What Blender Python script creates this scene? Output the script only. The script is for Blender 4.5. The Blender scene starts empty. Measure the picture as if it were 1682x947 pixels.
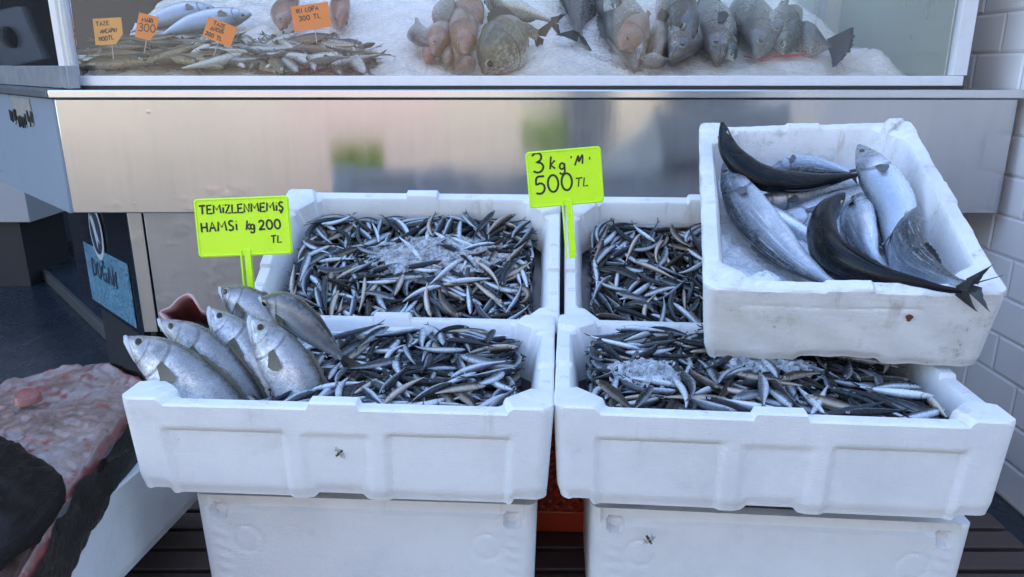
import bpy, bmesh, math, random
import numpy as np
from mathutils import Vector, Matrix, noise as mnoise
R_ = math.radians
random.seed(7); rng = np.random.default_rng(7)
S = bpy.context.scene
COL = S.collection
# ------------------------------------------------------------------ camera, sky, sun, exposure
F = 1230.0; TH = R_(16.5); HC = 1.05
cd = bpy.data.cameras.new('camera'); cam = bpy.data.objects.new('camera', cd); COL.objects.link(cam)
cam.location = (0, 0, HC); cam.rotation_euler = (R_(90) - TH, 0, 0)
cd.sensor_width = 36; cd.lens = 36 * F / 1682; cd.clip_end = 500; cd.clip_start = .02
S.camera = cam
S.render.resolution_x = 1024; S.render.resolution_y = 577
SUN_EL = R_(52); SUN_ROT = R_(-14)
W = bpy.data.worlds.new('World'); S.world = W; W.use_nodes = True
wn = W.node_tree; wn.nodes.clear()
wo = wn.nodes.new('ShaderNodeOutputWorld'); wb = wn.nodes.new('ShaderNodeBackground'); ws = wn.nodes.new('ShaderNodeTexSky')
ws.sky_type = 'NISHITA'; ws.sun_disc = False; ws.sun_elevation = SUN_EL; ws.sun_rotation = SUN_ROT
ws.air_density = 1.0; ws.dust_density = .6; ws.ozone_density = 1.5
wb.inputs['Strength'].default_value = .15
wn.links.new(ws.outputs[0], wb.inputs[0]); wn.links.new(wb.outputs[0], wo.inputs[0])
sl = bpy.data.lights.new('sun', 'SUN'); sl.energy = 2.0; sl.angle = R_(.5); sl.color = (1, .93, .82)
so = bpy.data.objects.new('sun', sl); COL.objects.link(so)
so.rotation_euler = (-(R_(90) - SUN_EL), 0, -SUN_ROT); so.location = (0, 6, 12)
S.view_settings.view_transform = 'Standard'; S.view_settings.look = 'None'
S.view_settings.exposure = 2.46; S.view_settings.gamma = 1
S.view_settings.use_curve_mapping = False

# ------------------------------------------------------------------ helpers
FW = np.array([0, math.cos(TH), -math.sin(TH)]); UP = np.array([0, math.sin(TH), math.cos(TH)]); C0 = np.array([0, 0, HC])
def ray(px, py): return FW + np.array([1, 0, 0]) * (px - 841) / F - UP * (py - 473.5) / F
def at(px, py, Y):
    d = ray(px, py); return C0 + d * (Y / d[1])
def atz(px, py, z):
    d = ray(px, py); return C0 + d * ((z - HC) / d[2])
def atp(px, py, p0, n):
    d = ray(px, py); return C0 + d * (np.dot(np.array(p0) - C0, n) / np.dot(d, n))
def depth(p): return float(np.dot(np.array(p) - C0, FW))

class MB:
    def __init__(s): s.v = []; s.f = []; s.uv = []; s.mi = []
    def add(s, vs, fs, mi=0, uv=None):
        o = len(s.v); s.v += [tuple(map(float, p)) for p in vs]
        s.uv += [tuple(map(float, p)) for p in uv] if uv is not None else [(0, 0)] * len(vs)
        s.f += [tuple(i + o for i in f) for f in fs]; s.mi += [mi] * len(fs); return s
    def box(s, x0, x1, y0, y1, z0, z1, mi=0, M=None):
        vs = [(x, y, z) for z in (z0, z1) for y in (y0, y1) for x in (x0, x1)]
        if M is not None: vs = [tuple(M @ Vector(v)) for v in vs]
        return s.add(vs, [(0, 2, 3, 1), (4, 5, 7, 6), (0, 1, 5, 4), (2, 6, 7, 3), (0, 4, 6, 2), (1, 3, 7, 5)], mi)
    def prism(s, poly, ax, a0, a1, mi=0):   # poly (u,v) extruded along axis ax
        n = len(poly); vs = []
        for a in (a0, a1):
            for u, v in poly:
                p = [u, v]; p.insert(ax, a); vs.append(tuple(p))
        fs = [tuple(range(n)), tuple(range(2 * n - 1, n - 1, -1))] + [(i, i + n, (i + 1) % n + n, (i + 1) % n) for i in range(n)]
        return s.add(vs, fs, mi)
    def tube(s, pts, r, n=6, mi=0, closed_caps=True, flat=None):
        pts = [Vector(p) for p in pts]; rs = r if hasattr(r, '__len__') else [r] * len(pts)
        vs = []
        for i, p in enumerate(pts):
            t = (pts[min(i + 1, len(pts) - 1)] - pts[max(i - 1, 0)]).normalized()
            a = t.cross(Vector((.13, .21, .97)) if flat is None else Vector(flat))
            a = a.normalized() if a.length > 1e-5 else t.orthogonal().normalized(); b = t.cross(a).normalized()
            kb = .4 if flat is not None else 1
            for k in range(n):
                w = 2 * math.pi * k / n; vs.append(p + a * math.cos(w) * rs[i] + b * math.sin(w) * rs[i] * kb)
        m = len(pts)
        fs = [(i * n + k, i * n + (k + 1) % n, (i + 1) * n + (k + 1) % n, (i + 1) * n + k) for i in range(m - 1) for k in range(n)]
        fs += [tuple(range(n - 1, -1, -1)), tuple(range((m - 1) * n, m * n))]
        return s.add(vs, fs, mi)
    def build(s, name, mats, parent=None, smooth=True, angle=35, bevel=0, origin=None):
        me = bpy.data.meshes.new(name)
        org = Vector(origin) if origin is not None else Vector((0, 0, 0))
        me.from_pydata([tuple(Vector(v) - org) for v in s.v], [], s.f)
        ul = me.uv_layers.new(name='UVMap')
        idx = np.empty(len(me.loops), dtype=np.int32); me.loops.foreach_get('vertex_index', idx)
        ul.data.foreach_set('uv', np.array(s.uv, dtype=np.float32)[idx].ravel())
        me.polygons.foreach_set('material_index', s.mi)
        for m in (mats if isinstance(mats, (list, tuple)) else [mats]): me.materials.append(m)
        bm = bmesh.new(); bm.from_mesh(me); bmesh.ops.recalc_face_normals(bm, faces=bm.faces); bm.to_mesh(me); bm.free()
        if smooth:
            me.polygons.foreach_set('use_smooth', [True] * len(me.polygons)); me.set_sharp_from_angle(angle=R_(angle))
        o = bpy.data.objects.new(name, me); COL.objects.link(o); o.location = org
        if parent: o.parent = parent; o.location = org if origin is not None else (0, 0, 0)
        if bevel:
            b = o.modifiers.new('bevel', 'BEVEL'); b.width = bevel; b.segments = 3; b.limit_method = 'ANGLE'; b.angle_limit = R_(40)
        return o
def tag(o, label=None, cat=None, group=None, kind=None):
    if label: o['label'] = label
    if cat: o['category'] = cat
    if group: o['group'] = group
    if kind: o['kind'] = kind
    return o
def empty(name, loc=(0, 0, 0), rot=None):
    o = bpy.data.objects.new(name, None); COL.objects.link(o); o.location = loc; o.empty_display_size = .05
    if rot is not None: o.rotation_euler = rot
    return o
def catmull(P, n):
    P = np.array(P, float)
    if len(P) == 2: return P[0] + (P[1] - P[0]) * np.linspace(0, 1, n)[:, None]
    Q = np.vstack([2 * P[0] - P[1], P, 2 * P[-1] - P[-2]]); seg = np.linalg.norm(np.diff(P, axis=0), axis=1); cs = np.concatenate([[0], np.cumsum(seg)]); out = []
    for s in np.linspace(0, cs[-1], n):
        i = min(np.searchsorted(cs, s, 'right') - 1, len(P) - 2); t = (s - cs[i]) / (seg[i] + 1e-9)
        a, b, c, d = Q[i:i + 4]
        out.append(.5 * (2 * b + (c - a) * t + (2 * a - 5 * b + 4 * c - d) * t * t + (3 * b - a - 3 * c + d) * t ** 3))
    return np.array(out)
def sstep(a, b, x): t = np.clip((x - a) / (b - a), 0, 1); return t * t * (3 - 2 * t)

# ------------------------------------------------------------------ materials
class NT:
    def __init__(s, name):
        s.m = bpy.data.materials.new(name); s.m.use_nodes = True; s.t = s.m.node_tree; s.t.nodes.clear()
        s.out = s.t.nodes.new('ShaderNodeOutputMaterial')
    def n(s, typ, ins=None, **kw):
        nd = s.t.nodes.new('ShaderNode' + typ)
        for k, v in kw.items(): setattr(nd, k, v)
        for k, v in (ins or {}).items(): s.set(nd.inputs[k], v)
        return nd
    def set(s, sock, v):
        if hasattr(v, 'is_linked'): s.t.links.new(v, sock)
        elif isinstance(v, (tuple, list)) and len(v) == 3 and sock.type == 'RGBA': sock.default_value = (*v, 1)
        else: sock.default_value = v
    def math(s, op, a, b=0.0, c=0.0, clamp=False):
        nd = s.n('Math', {0: a, 1: b, 2: c}, operation=op); nd.use_clamp = clamp; return nd.outputs[0]
    def mix(s, f, a, b, blend='MIX'):
        nd = s.n('Mix', data_type='RGBA', blend_type=blend); s.set(nd.inputs[0], f); s.set(nd.inputs[6], a); s.set(nd.inputs[7], b); return nd.outputs[2]
    def noise(s, scale, detail=4, rough=.55, vec=None, out=0, dist=0):
        nd = s.n('TexNoise', {'Scale': scale, 'Detail': detail, 'Roughness': rough, 'Distortion': dist})
        if vec is not None: s.set(nd.inputs['Vector'], vec)
        return nd.outputs[out]
    def vor(s, scale, feature='F1', vec=None, out='Distance'):
        nd = s.n('TexVoronoi', {'Scale': scale}, feature=feature)
        if vec is not None: s.set(nd.inputs['Vector'], vec)
        return nd.outputs[out]
    def ramp(s, f, stops, interp='LINEAR'):
        nd = s.n('ValToRGB'); s.set(nd.inputs[0], f); cr = nd.color_ramp; cr.interpolation = interp
        while len(cr.elements) < len(stops): cr.elements.new(.5)
        for e, (p, c) in zip(cr.elements, stops):
            e.position = p; e.color = (*c, 1) if isinstance(c, (tuple, list)) else (c, c, c, 1)
        return nd.outputs[0]
    def rng(s, f, a, b, c=0., d=1.):
        nd = s.n('MapRange', {0: f, 1: a, 2: b, 3: c, 4: d}, interpolation_type='SMOOTHSTEP'); return nd.outputs[0]
    def obj(s): return s.n('TexCoord').outputs['Object']
    def mapping(s, vec, scale=(1, 1, 1), loc=(0, 0, 0), rot=(0, 0, 0)): return s.n('Mapping', {'Vector': vec, 'Scale': scale, 'Location': loc, 'Rotation': rot}).outputs[0]
    def bump(s, h, strength=.3, dist=.002, prev=None):
        ins = {'Height': h, 'Strength': strength, 'Distance': dist}
        if prev is not None: ins['Normal'] = prev
        return s.n('Bump', ins).outputs[0]
    def bsdf(s, **k):
        p = s.n('BsdfPrincipled')
        for a, v in k.items(): s.set(p.inputs[a.replace('_', ' ')], v)
        s.t.links.new(p.outputs[0], s.out.inputs[0]); return s.m
def plain(name, col, rough=.5, metal=0., var=.15, scale=20., bump=0.):
    n = NT(name); o = n.obj(); f = n.noise(scale, 5, .6, o)
    c = n.mix(f, tuple(max(0, x * (1 - var)) for x in col), tuple(min(1, x * (1 + var)) for x in col))
    k = dict(Base_Color=c, Roughness=n.math('MULTIPLY_ADD', f, .2, rough - .1), Metallic=metal)
    if bump: k['Normal'] = n.bump(n.noise(scale * 6, 4, .6, o), bump, .002)
    return n.bsdf(**k)
def eps_mat(name, dirt=.0, seed=0.):
    n = NT(name); o = n.mapping(n.obj(), loc=(seed, seed * .7, 0))
    big = n.noise(7, 5, .65, o); fine = n.noise(60, 4, .7, o)
    c = n.mix(n.rng(big, .35, .75), (.80, .81, .82), (.70, .715, .73))
    stain = n.math('MULTIPLY', n.rng(n.noise(11, 6, .75, o), .5, .75), n.rng(fine, .35, .65))
    c = n.mix(n.math('MULTIPLY', stain, .15 + dirt * .8), c, (.34, .32, .27)); c = n.mix(n.math('MULTIPLY', n.rng(n.noise(5, 5, .7, o), .4, .7), dirt * .45), c, (.50, .48, .42))
    sp = n.math('MULTIPLY', n.rng(n.noise(95, 5, .75, o), .64 - dirt * .04, .70 - dirt * .04), n.rng(n.noise(11, 3, .6, o), .5, .64))
    c = n.mix(n.math('MULTIPLY', sp, .25 + dirt * .6), c, (.22, .2, .17))
    zc = n.n('SeparateXYZ', {0: n.obj()}).outputs[2]; dr = n.math('MULTIPLY', n.rng(n.noise(26, 5, .65, n.mapping(o, (1, 1, .10))), .56, .70), n.math('MULTIPLY', n.rng(zc, -.085, -.012), n.rng(n.noise(6, 3, .5, o), .42, .58)))
    c = n.mix(n.math('MULTIPLY', dr, .38 + dirt * .4), c, (.42, .36, .30))
    bead = n.vor(230, 'DISTANCE_TO_EDGE', o)
    scr = n.noise(40, 5, .7, n.mapping(o, (1, 1, 6)))
    b = n.bump(n.rng(bead, 0, .12), .42, .0008)
    b = n.bump(scr, .32 + dirt * .3, .0022, b); dnt = n.rng(n.noise(17, 4, .7, o), .60, .72); b = n.bump(dnt, -.35, .003, b)
    b = n.bump(n.noise(12, 3, .5, o), .25, .004, b)
    return n.bsdf(Base_Color=c, Roughness=.55, Normal=b, Specular_IOR_Level=.35, Subsurface_Weight=.0)
def metal_mat(name, col=(.62, .61, .59), rough=.15, vert=True, dent=.16):
    n = NT(name); o = n.obj()
    br = n.noise(70, 4, .6, n.mapping(o, (1, 1, .03) if vert else (.03, 1, 1)))
    sm = n.noise(3.5, 5, .65, o); spots = n.rng(n.noise(60, 3, .7, o), .66, .72)
    c = n.mix(br, tuple(x * .95 for x in col), tuple(min(1, x * 1.05) for x in col))
    c = n.mix(n.math('MULTIPLY', n.rng(n.noise(30, 5, .7, n.mapping(o, (1, 1, .12))), .55, .8), .30), c, tuple(x * .6 for x in col))
    r = n.math('ADD', n.math('MULTIPLY_ADD', br, .08, rough - .04), n.math('MULTIPLY', n.rng(sm, .45, .75), .08))
    b = n.bump(br, .05, .0008); b = n.bump(n.noise(2.6, 2, .5, n.mapping(o, (1, 1, .55))), dent, .012, b)
    dn = n.rng(n.vor(5.5, vec=n.mapping(o, (1, 1, 1.3))), .07, .0); b = n.bump(dn, .35, .005, b); b = n.bump(n.noise(9, 3, .5, o), .07, .004, b); zz = n.n('SeparateXYZ', {0: o}).outputs[2]; b = n.bump(n.math('MULTIPLY', n.rng(n.noise(15, 2, .5, o), .52, .75), n.rng(zz, .80, .72)), .14, .004, b)
    return n.bsdf(Base_Color=c, Metallic=1., Roughness=r, Normal=b, Anisotropic=.75, Anisotropic_Rotation=.25)
def glass_mat(name, tint=(.97, .985, .98), boost=.6):
    n = NT(name); tr = n.n('BsdfTransparent', {'Color': tint}); gl = n.n('BsdfGlossy', {'Color': (1, 1, 1), 'Roughness': .015})
    fr = n.n('Fresnel', {'IOR': 1.5}).outputs[0]; o = n.obj()
    smear = n.rng(n.noise(6, 6, .7, n.mapping(o, (1, 1, .4))), .45, .8, 0, .012)
    df = n.n('BsdfDiffuse', {'Color': (.8, .82, .85)})
    m1 = n.n('MixShader', {0: n.math('MULTIPLY', fr, boost, clamp=True), 1: tr.outputs[0], 2: gl.outputs[0]})
    m2 = n.n('MixShader', {0: smear, 1: m1.outputs[0], 2: df.outputs[0]})
    n.t.links.new(m2.outputs[0], n.out.inputs[0]); return n.m
def fish_mat(name, back, flank, belly, s0=.30, s1=.55, metal=.45, rough=.3, aspect=5., scale_n=70., mott=.25, gill=.23, eye=False, head=None, rnd=.25, stripe=None, streak=0., scalec=0., coat=.22, spec=.45, bspan=.28):
    """skin: UV u = snout..tail, v = back..belly (0..1)"""
    n = NT(name); uv = n.n('UVMap').outputs[0]; sp = n.n('SeparateXYZ', {0: uv}); u, v = sp.outputs[0], sp.outputs[1]
    o = n.obj(); nz = n.noise(38, 5, .65, o); nf = n.noise(160, 3, .6, o)
    vv = n.math('ADD', v, n.math('MULTIPLY_ADD', nz, .22, -.11))
    c = n.ramp(vv, [(0, back), (max(.02, s0 - .13), back), (s0, tuple(.55 * a + .45 * b for a, b in zip(back, flank))), (s1, flank), (min(.98, s1 + bspan), belly), (1, belly)])
    c = n.mix(n.math('MULTIPLY', n.rng(nf, .4, .7), mott), c, tuple(x * .5 for x in flank))
    if stripe is not None:                                   # lateral line
        ln = n.rng(n.math('ABSOLUTE', n.math('SUBTRACT', v, n.math('MULTIPLY_ADD', u, .12, .34))), .012, .004)
        c = n.mix(n.math('MULTIPLY', ln, .5), c, stripe)
    if streak:
        st = n.noise(1.0, 4, .65, n.mapping(uv, (5, 26, 1)), dist=.6); c = n.mix(n.math('MULTIPLY', n.rng(st, .52, .70), streak), c, tuple(x * 1.5 for x in belly)); c = n.mix(n.math('MULTIPLY', n.rng(st, .46, .32), streak), c, back)
    if head is not None:
        c = n.mix(n.math('MULTIPLY', n.rng(u, gill, gill - .08), n.rng(n.noise(55, 4, .7, o), .35, .6, .25, .9)), c, head)
    if gill:
        arc = n.math('MULTIPLY_ADD', n.math('POWER', n.math('SUBTRACT', v, .55), 2.), -.34, gill + .025)
        g1 = n.rng(n.math('ABSOLUTE', n.math('SUBTRACT', u, arc)), .016, .002)
        g1 = n.math('MULTIPLY', g1, n.rng(v, .12, .22))
        arc2 = n.math('MULTIPLY_ADD', n.math('POWER', n.math('SUBTRACT', v, .6), 2.), -.3, gill * .68)
        g2 = n.math('MULTIPLY', n.rng(n.math('ABSOLUTE', n.math('SUBTRACT', u, arc2)), .008, .002), n.rng(v, .25, .35))
        g = n.math('MAXIMUM', g1, n.math('MULTIPLY', g2, .6))
        mo = n.math('MULTIPLY', n.rng(n.math('ABSOLUTE', n.math('SUBTRACT', v, n.math('MULTIPLY_ADD', u, 1.1, .5))), .03, .008), n.rng(u, .105, .09))
        c = n.mix(n.math('MULTIPLY', n.math('MAXIMUM', g, mo), .55), c, tuple(x * .4 for x in back))
    if eye:
        du = n.math('MULTIPLY', n.math('SUBTRACT', u, .075), aspect * 1.0); dv = n.math('MULTIPLY', n.math('SUBTRACT', v, .40), 1.3)
        d = n.math('SQRT', n.math('ADD', n.math('MULTIPLY', du, du), n.math('MULTIPLY', dv, dv)))
        c = n.mix(n.rng(d, .19, .17), c, (.6, .6, .56)); c = n.mix(n.rng(d, .11, .09), c, (.01, .01, .012))
    if gill and not eye:
        sm = n.math('MULTIPLY', n.math('MULTIPLY', n.rng(u, .06, .13), n.rng(u, .36, .24)), n.math('MULTIPLY', n.rng(n.noise(24, 4, .6, o), .42, .66), n.rng(v, .66, .42)))
        c = n.mix(n.math('MULTIPLY', sm, .55), c, tuple(x * .9 for x in back))
    rd = n.n('ObjectInfo').outputs['Random']
    c = n.mix(n.math('MULTIPLY', rd, rnd), c, tuple(x * .35 for x in flank), 'MIX')
    uvs = n.mapping(uv, (scale_n, scale_n / aspect * 1.6, 1))
    sc = n.vor(1.0, vec=uvs)
    if scalec: c = n.mix(n.math('MULTIPLY', n.rng(sc, .25, .75), scalec), c, tuple(x * .25 for x in flank)); c = n.mix(n.math('MULTIPLY', n.rng(n.noise(14, 5, .7, o), .5, .72), scalec), c, tuple(x * .4 for x in flank))
    b = n.bump(sc, .18 + scalec * .5, .0012); b = n.bump(nz, .3, .0022, b)
    if gill: b = n.bump(n.math('MULTIPLY', g, -1.), .5, .002, b)
    r = n.math('MULTIPLY_ADD', nf, .25, rough - .1)
    mt = n.math('MULTIPLY', n.rng(vv, s0 - .1, s1), metal)
    return n.bsdf(Base_Color=c, Roughness=r, Metallic=mt, Normal=b, Specular_IOR_Level=spec, Coat_Weight=coat, Coat_Roughness=.15)
def fin_mat(name, col, tip, alpha=.85):
    n = NT(name); uv = n.n('UVMap').outputs[0]; sp = n.n('SeparateXYZ', {0: uv})
    st = n.n('TexWave', {'Vector': n.mapping(uv, (1, 14, 1)), 'Scale': 1.2, 'Distortion': 1.5}, bands_direction='Y').outputs['Fac']
    c = n.mix(n.math('MULTIPLY', st, .6), n.mix(sp.outputs[0], col, tip), tuple(x * .4 for x in col))
    return n.bsdf(Base_Color=c, Roughness=.35, Normal=n.bump(st, .4, .001), Coat_Weight=.3)
def ice_mat(name, col=(.72, .77, .83)):
    n = NT(name); o = n.obj(); v1 = n.vor(75, vec=o); v2 = n.vor(190, vec=o); nz = n.noise(20, 5, .7, o)
    c = n.mix(nz, tuple(x * .8 for x in col), tuple(min(1, x * 1.12) for x in col))
    b = n.bump(v1, .55, .006); b = n.bump(v2, .5, .003, b); b = n.bump(nz, .5, .008, b)
    return n.bsdf(Base_Color=c, Roughness=.22, Normal=b, Subsurface_Weight=.25, Subsurface_Radius=(.02, .025, .03), Subsurface_Scale=.5, Specular_IOR_Level=.5, Coat_Weight=.3, Coat_Roughness=.08)
M = {}
M['eps'] = [eps_mat('white_foam', .05, i * 1.7) for i in range(3)]
M['eps_dirty'] = eps_mat('dirty_white_foam', .85, 9.)
M['eps_grey'] = eps_mat('grey_foam', .3, 4.)
M['metal'] = metal_mat('brushed_steel', (.50, .50, .50)); M['metal_h'] = metal_mat('polished_steel_trim', (.66, .66, .66), .2, False, .15)
M['alu'] = plain('white_aluminium', (.74, .75, .77), .35, .15, .12, 30)
M['glass'] = glass_mat('case_glass'); M['glass_dark'] = glass_mat('side_glass', (.8, .82, .84), .8)
M['neon'] = plain('neon_plastic', (.60, .98, .015), .28, 0, .09, 14, .08)
M['ink'] = plain('black_marker', (.012, .014, .012), .4)
M['orange_card'] = plain('orange_card', (1., .27, .035), .6, 0, .08, 30)
M['orange_pale'] = plain('pale_orange_card', (1., .42, .09), .6, 0, .08, 30)
M['ink2'] = plain('brown_marker', (.05, .02, .015), .5)
M['dark'] = plain('dark_interior', (.02, .022, .026), .6)
M['black_gloss'] = plain('dark_glossy_panel', (.018, .021, .03), .12, 0, .1, 3)
M['crate'] = plain('red_orange_plastic', (.36, .035, .008), .42, 0, .15, 10)
M['slat'] = plain('dark_brown_slat', (.055, .035, .03), .5, 0, .4, 15, .3)
M['eyeball'] = plain('pale_eye_ring', (.34, .32, .24), .15); M['pupil'] = plain('black_pupil', (.006, .006, .008), .06)
def slush_mat(name):
    n = NT(name); o = n.obj(); nz = n.noise(55, 5, .75, o); v1 = n.vor(140, vec=o)
    b = n.bump(v1, .3, .003); b = n.bump(nz, .35, .005, b)
    return n.bsdf(Base_Color=n.mix(nz, (.48, .54, .62), (.80, .85, .90)), Roughness=.18, Normal=b, Alpha=n.rng(nz, .32, .66, .15, .80), Specular_IOR_Level=.6, Coat_Weight=.4, Coat_Roughness=.06)
M['ice'] = ice_mat('crushed_ice'); M['ice_grey'] = slush_mat('grey_slush')

# ------------------------------------------------------------------ SETTING: floor, street, walls, shop building
def floor_mat():
    n = NT('dark_marble'); o = n.obj()
    w = n.noise(1.7, 6, .6, o, out=1); wv = n.n('Mix', {0: .25}, data_type='VECTOR'); n.set(wv.inputs[4], o); n.set(wv.inputs[5], w)
    e = n.vor(2.2, 'DISTANCE_TO_EDGE', wv.outputs[1]); vein = n.math('MULTIPLY', n.rng(e, .014, .0), n.rng(n.noise(2.3, 3, .6, o), .45, .7))
    c = n.mix(n.noise(3, 6, .65, o), (.009, .014, .020), (.030, .041, .054)); c = n.mix(n.math('MULTIPLY', vein, .55), c, (.15, .155, .155))
    br = n.n('TexBrick', {'Vector': o, 'Scale': 1., 'Mortar Size': .0025, 'Brick Width': .6, 'Row Height': .6, 'Color1': (1, 1, 1), 'Color2': (1, 1, 1), 'Mortar': (0, 0, 0)}, offset=0.)
    c = n.mix(br.outputs['Fac'], c, (.015, .016, .018))
    return n.bsdf(Base_Color=c, Roughness=n.math('MULTIPLY_ADD', n.noise(9, 5, .7, o), .3, .12), Normal=n.bump(br.outputs['Fac'], -.3, .002))
def sheet(name, x0, x1, y0, y1, z, mat, label=None):
    m = MB(); m.add([(x0, y0, z), (x1, y0, z), (x1, y1, z), (x0, y1, z)], [(0, 1, 2, 3)]); return tag(m.build(name, mat, smooth=False), label, None, None, 'structure')
def pave_mat():
    n = NT('pale_paving'); o = n.obj()
    br = n.n('TexBrick', {'Vector': o, 'Scale': 1., 'Mortar Size': .01, 'Brick Width': .5, 'Row Height': .5, 'Color1': (.185, .165, .145), 'Color2': (.165, .15, .13), 'Mortar': (.08, .075, .07)})
    return n.bsdf(Base_Color=n.mix(n.math('MULTIPLY', n.noise(4, 5, .6, o), .4), br.outputs['Color'], (.22, .19, .16)), Roughness=.8)
sheet('street', -60, 60, -80, 60, -.004, pave_mat(), 'pale paved street in front of the shop')
sheet('floor', -6, 3.2, -.6, 5.0, 0, floor_mat(), 'dark veined stone floor of the shop')

def wall_slab(name, b, mat, label, cat='wall'):
    m = MB(); m.box(*b); return tag(m.build(name, mat, smooth=False), label, cat)
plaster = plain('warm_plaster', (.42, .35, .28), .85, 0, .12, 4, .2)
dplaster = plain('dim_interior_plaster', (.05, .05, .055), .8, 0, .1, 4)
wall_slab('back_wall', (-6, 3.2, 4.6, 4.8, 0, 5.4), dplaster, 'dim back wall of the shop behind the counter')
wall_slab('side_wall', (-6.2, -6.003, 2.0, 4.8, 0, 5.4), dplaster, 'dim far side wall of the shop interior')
wall_slab('sun_block_facade', (-6.2, 3.2, 3.4, 4.597, 2.7, 6.2), plaster, 'unseen plastered shop front, shaped to keep the sun off the counter', 'building')  # unseen; height and setback chosen to hold the sun off the stall

# right tiled wall
XW = 1.247
def tiled_wall():
    root = empty('tiled_wall', (XW, 1.9, 0)); tag(root, 'wall of pale bevelled brick tiles right of the counter', 'wall')
    m = MB(); m.box(0, .25, -1.3, 1.2, 0, 2.35); m.build('wall_core', plain('white_grout', (.80, .78, .78), .8), root, smooth=False)
    m = MB(); tw, th, g, bv = .20, .0985, .0008, .007
    for r in range(24):
        off = (r % 2) * tw / 2
        for c in range(-8, 8):
            y0 = max(c * tw + off + g, -1.3 + g); y1 = min((c + 1) * tw + off - g, 1.2 - g); z0 = r * th + g; z1 = min((r + 1) * th - g, 2.349)
            if y1 - y0 < .03: continue
            dz = random.uniform(-.0006, .0006)
            vs = [(0, y0, z0), (0, y1, z0), (0, y1, z1), (0, y0, z1), (-.0022 + dz, y0 + bv, z0 + bv), (-.0022 - dz, y1 - bv, z0 + bv), (-.0022 - dz, y1 - bv, z1 - bv), (-.0022 + dz, y0 + bv, z1 - bv)]
            vs = [(x - .002, y, z) for x, y, z in vs]
            m.add(vs, [(4, 5, 6, 7), (0, 1, 5, 4), (1, 2, 6, 5), (2, 3, 7, 6), (3, 0, 4, 7)])
    n = NT('glazed_white_tile'); o = n.obj()
    c = n.mix(n.noise(3, 5, .6, o), (.92, .88, .87), (.84, .80, .80))
    t = m.build('tiles', n.bsdf(Base_Color=c, Roughness=.25, Normal=n.bump(n.noise(30, 2, .5, o), .06, .002)), root, smooth=False)
tiled_wall()
wall_slab('column', (1.03, XW - .003, 2.62, 2.9, 0, 2.35), plain('cream_paint', (.56, .54, .50), .6), 'plain cream wall end between the glass case and the tiles', 'column')

# buildings across the street, lit by the sun; they show as soft bands in the steel
def street_house(x0, x1, h, col, nwin, label):
    y = -11.
    root = empty('street_house', ((x0 + x1) / 2, y, 0)); tag(root, label, 'building'); w = (x1 - x0) / 2
    m = MB(); m.box(-w, w, -5, 0, 0, h); m.build('wall', plain('facade_paint', col, .85, 0, .1, 2), root, smooth=False)
    gl = M['black_gloss']; fr = plain('white_window_frame', (.6, .6, .58), .5)
    for fl in range(1, int(h // 3)):
        for k in range(nwin):
            cx = -w + (k + .5) * 2 * w / nwin; z = fl * 3 + 1.4
            m = MB(); m.box(cx - .6, cx + .6, .003, .06, z, z + 1.5); wo_ = m.build('window', fr, root, smooth=False)
            m = MB(); m.box(cx - .5, cx + .5, .063, .07, z + .1, z + 1.4); m.build('pane', gl, wo_, smooth=False)
street_house(-14, -4.2, 9, (.40, .35, .29), 4, 'beige rendered house across the street')
street_house(-4.2, -1.4, 7, (.42, .31, .29), 1, 'narrow pink house across the street')
street_house(-1.4, 4, 8, (.38, .33, .26), 2, 'tan house across the street beside the pink one')
street_house(4.3, 14, 10, (.16, .18, .22), 4, 'dark grey block across the street')
# added unseen dark blocks behind the viewer, for dark bands reflected in the steel
for px_, w_, lab in ((.47, .17, 'added reflection-only narrow dark blue pillar at the pavement edge'), (1.26, .27, 'added reflection-only broad dark blue pillar at the pavement edge'), (2.75, .62, 'added reflection-only broadest dark grey pillar at the pavement edge')):
    r = empty('standin', (px_, -1.25, 0)); tag(r, lab, 'standin', 'added reflection blocks')
    m = MB(); m.box(-w_, w_, -.1, .1, .03, 2.3); m.build('standin_body', plain('dark_blue_render', (.045, .065, .10), .7) if px_ < 2 else plain('dark_grey_render', (.06, .06, .062), .7), r, bevel=.01)
    m = MB(); m.box(-w_ - .04, w_ + .04, -.14, .14, .0, .03); m.build('plinth', plain('stone_plinth', (.2, .2, .2), .7), r)

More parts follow.
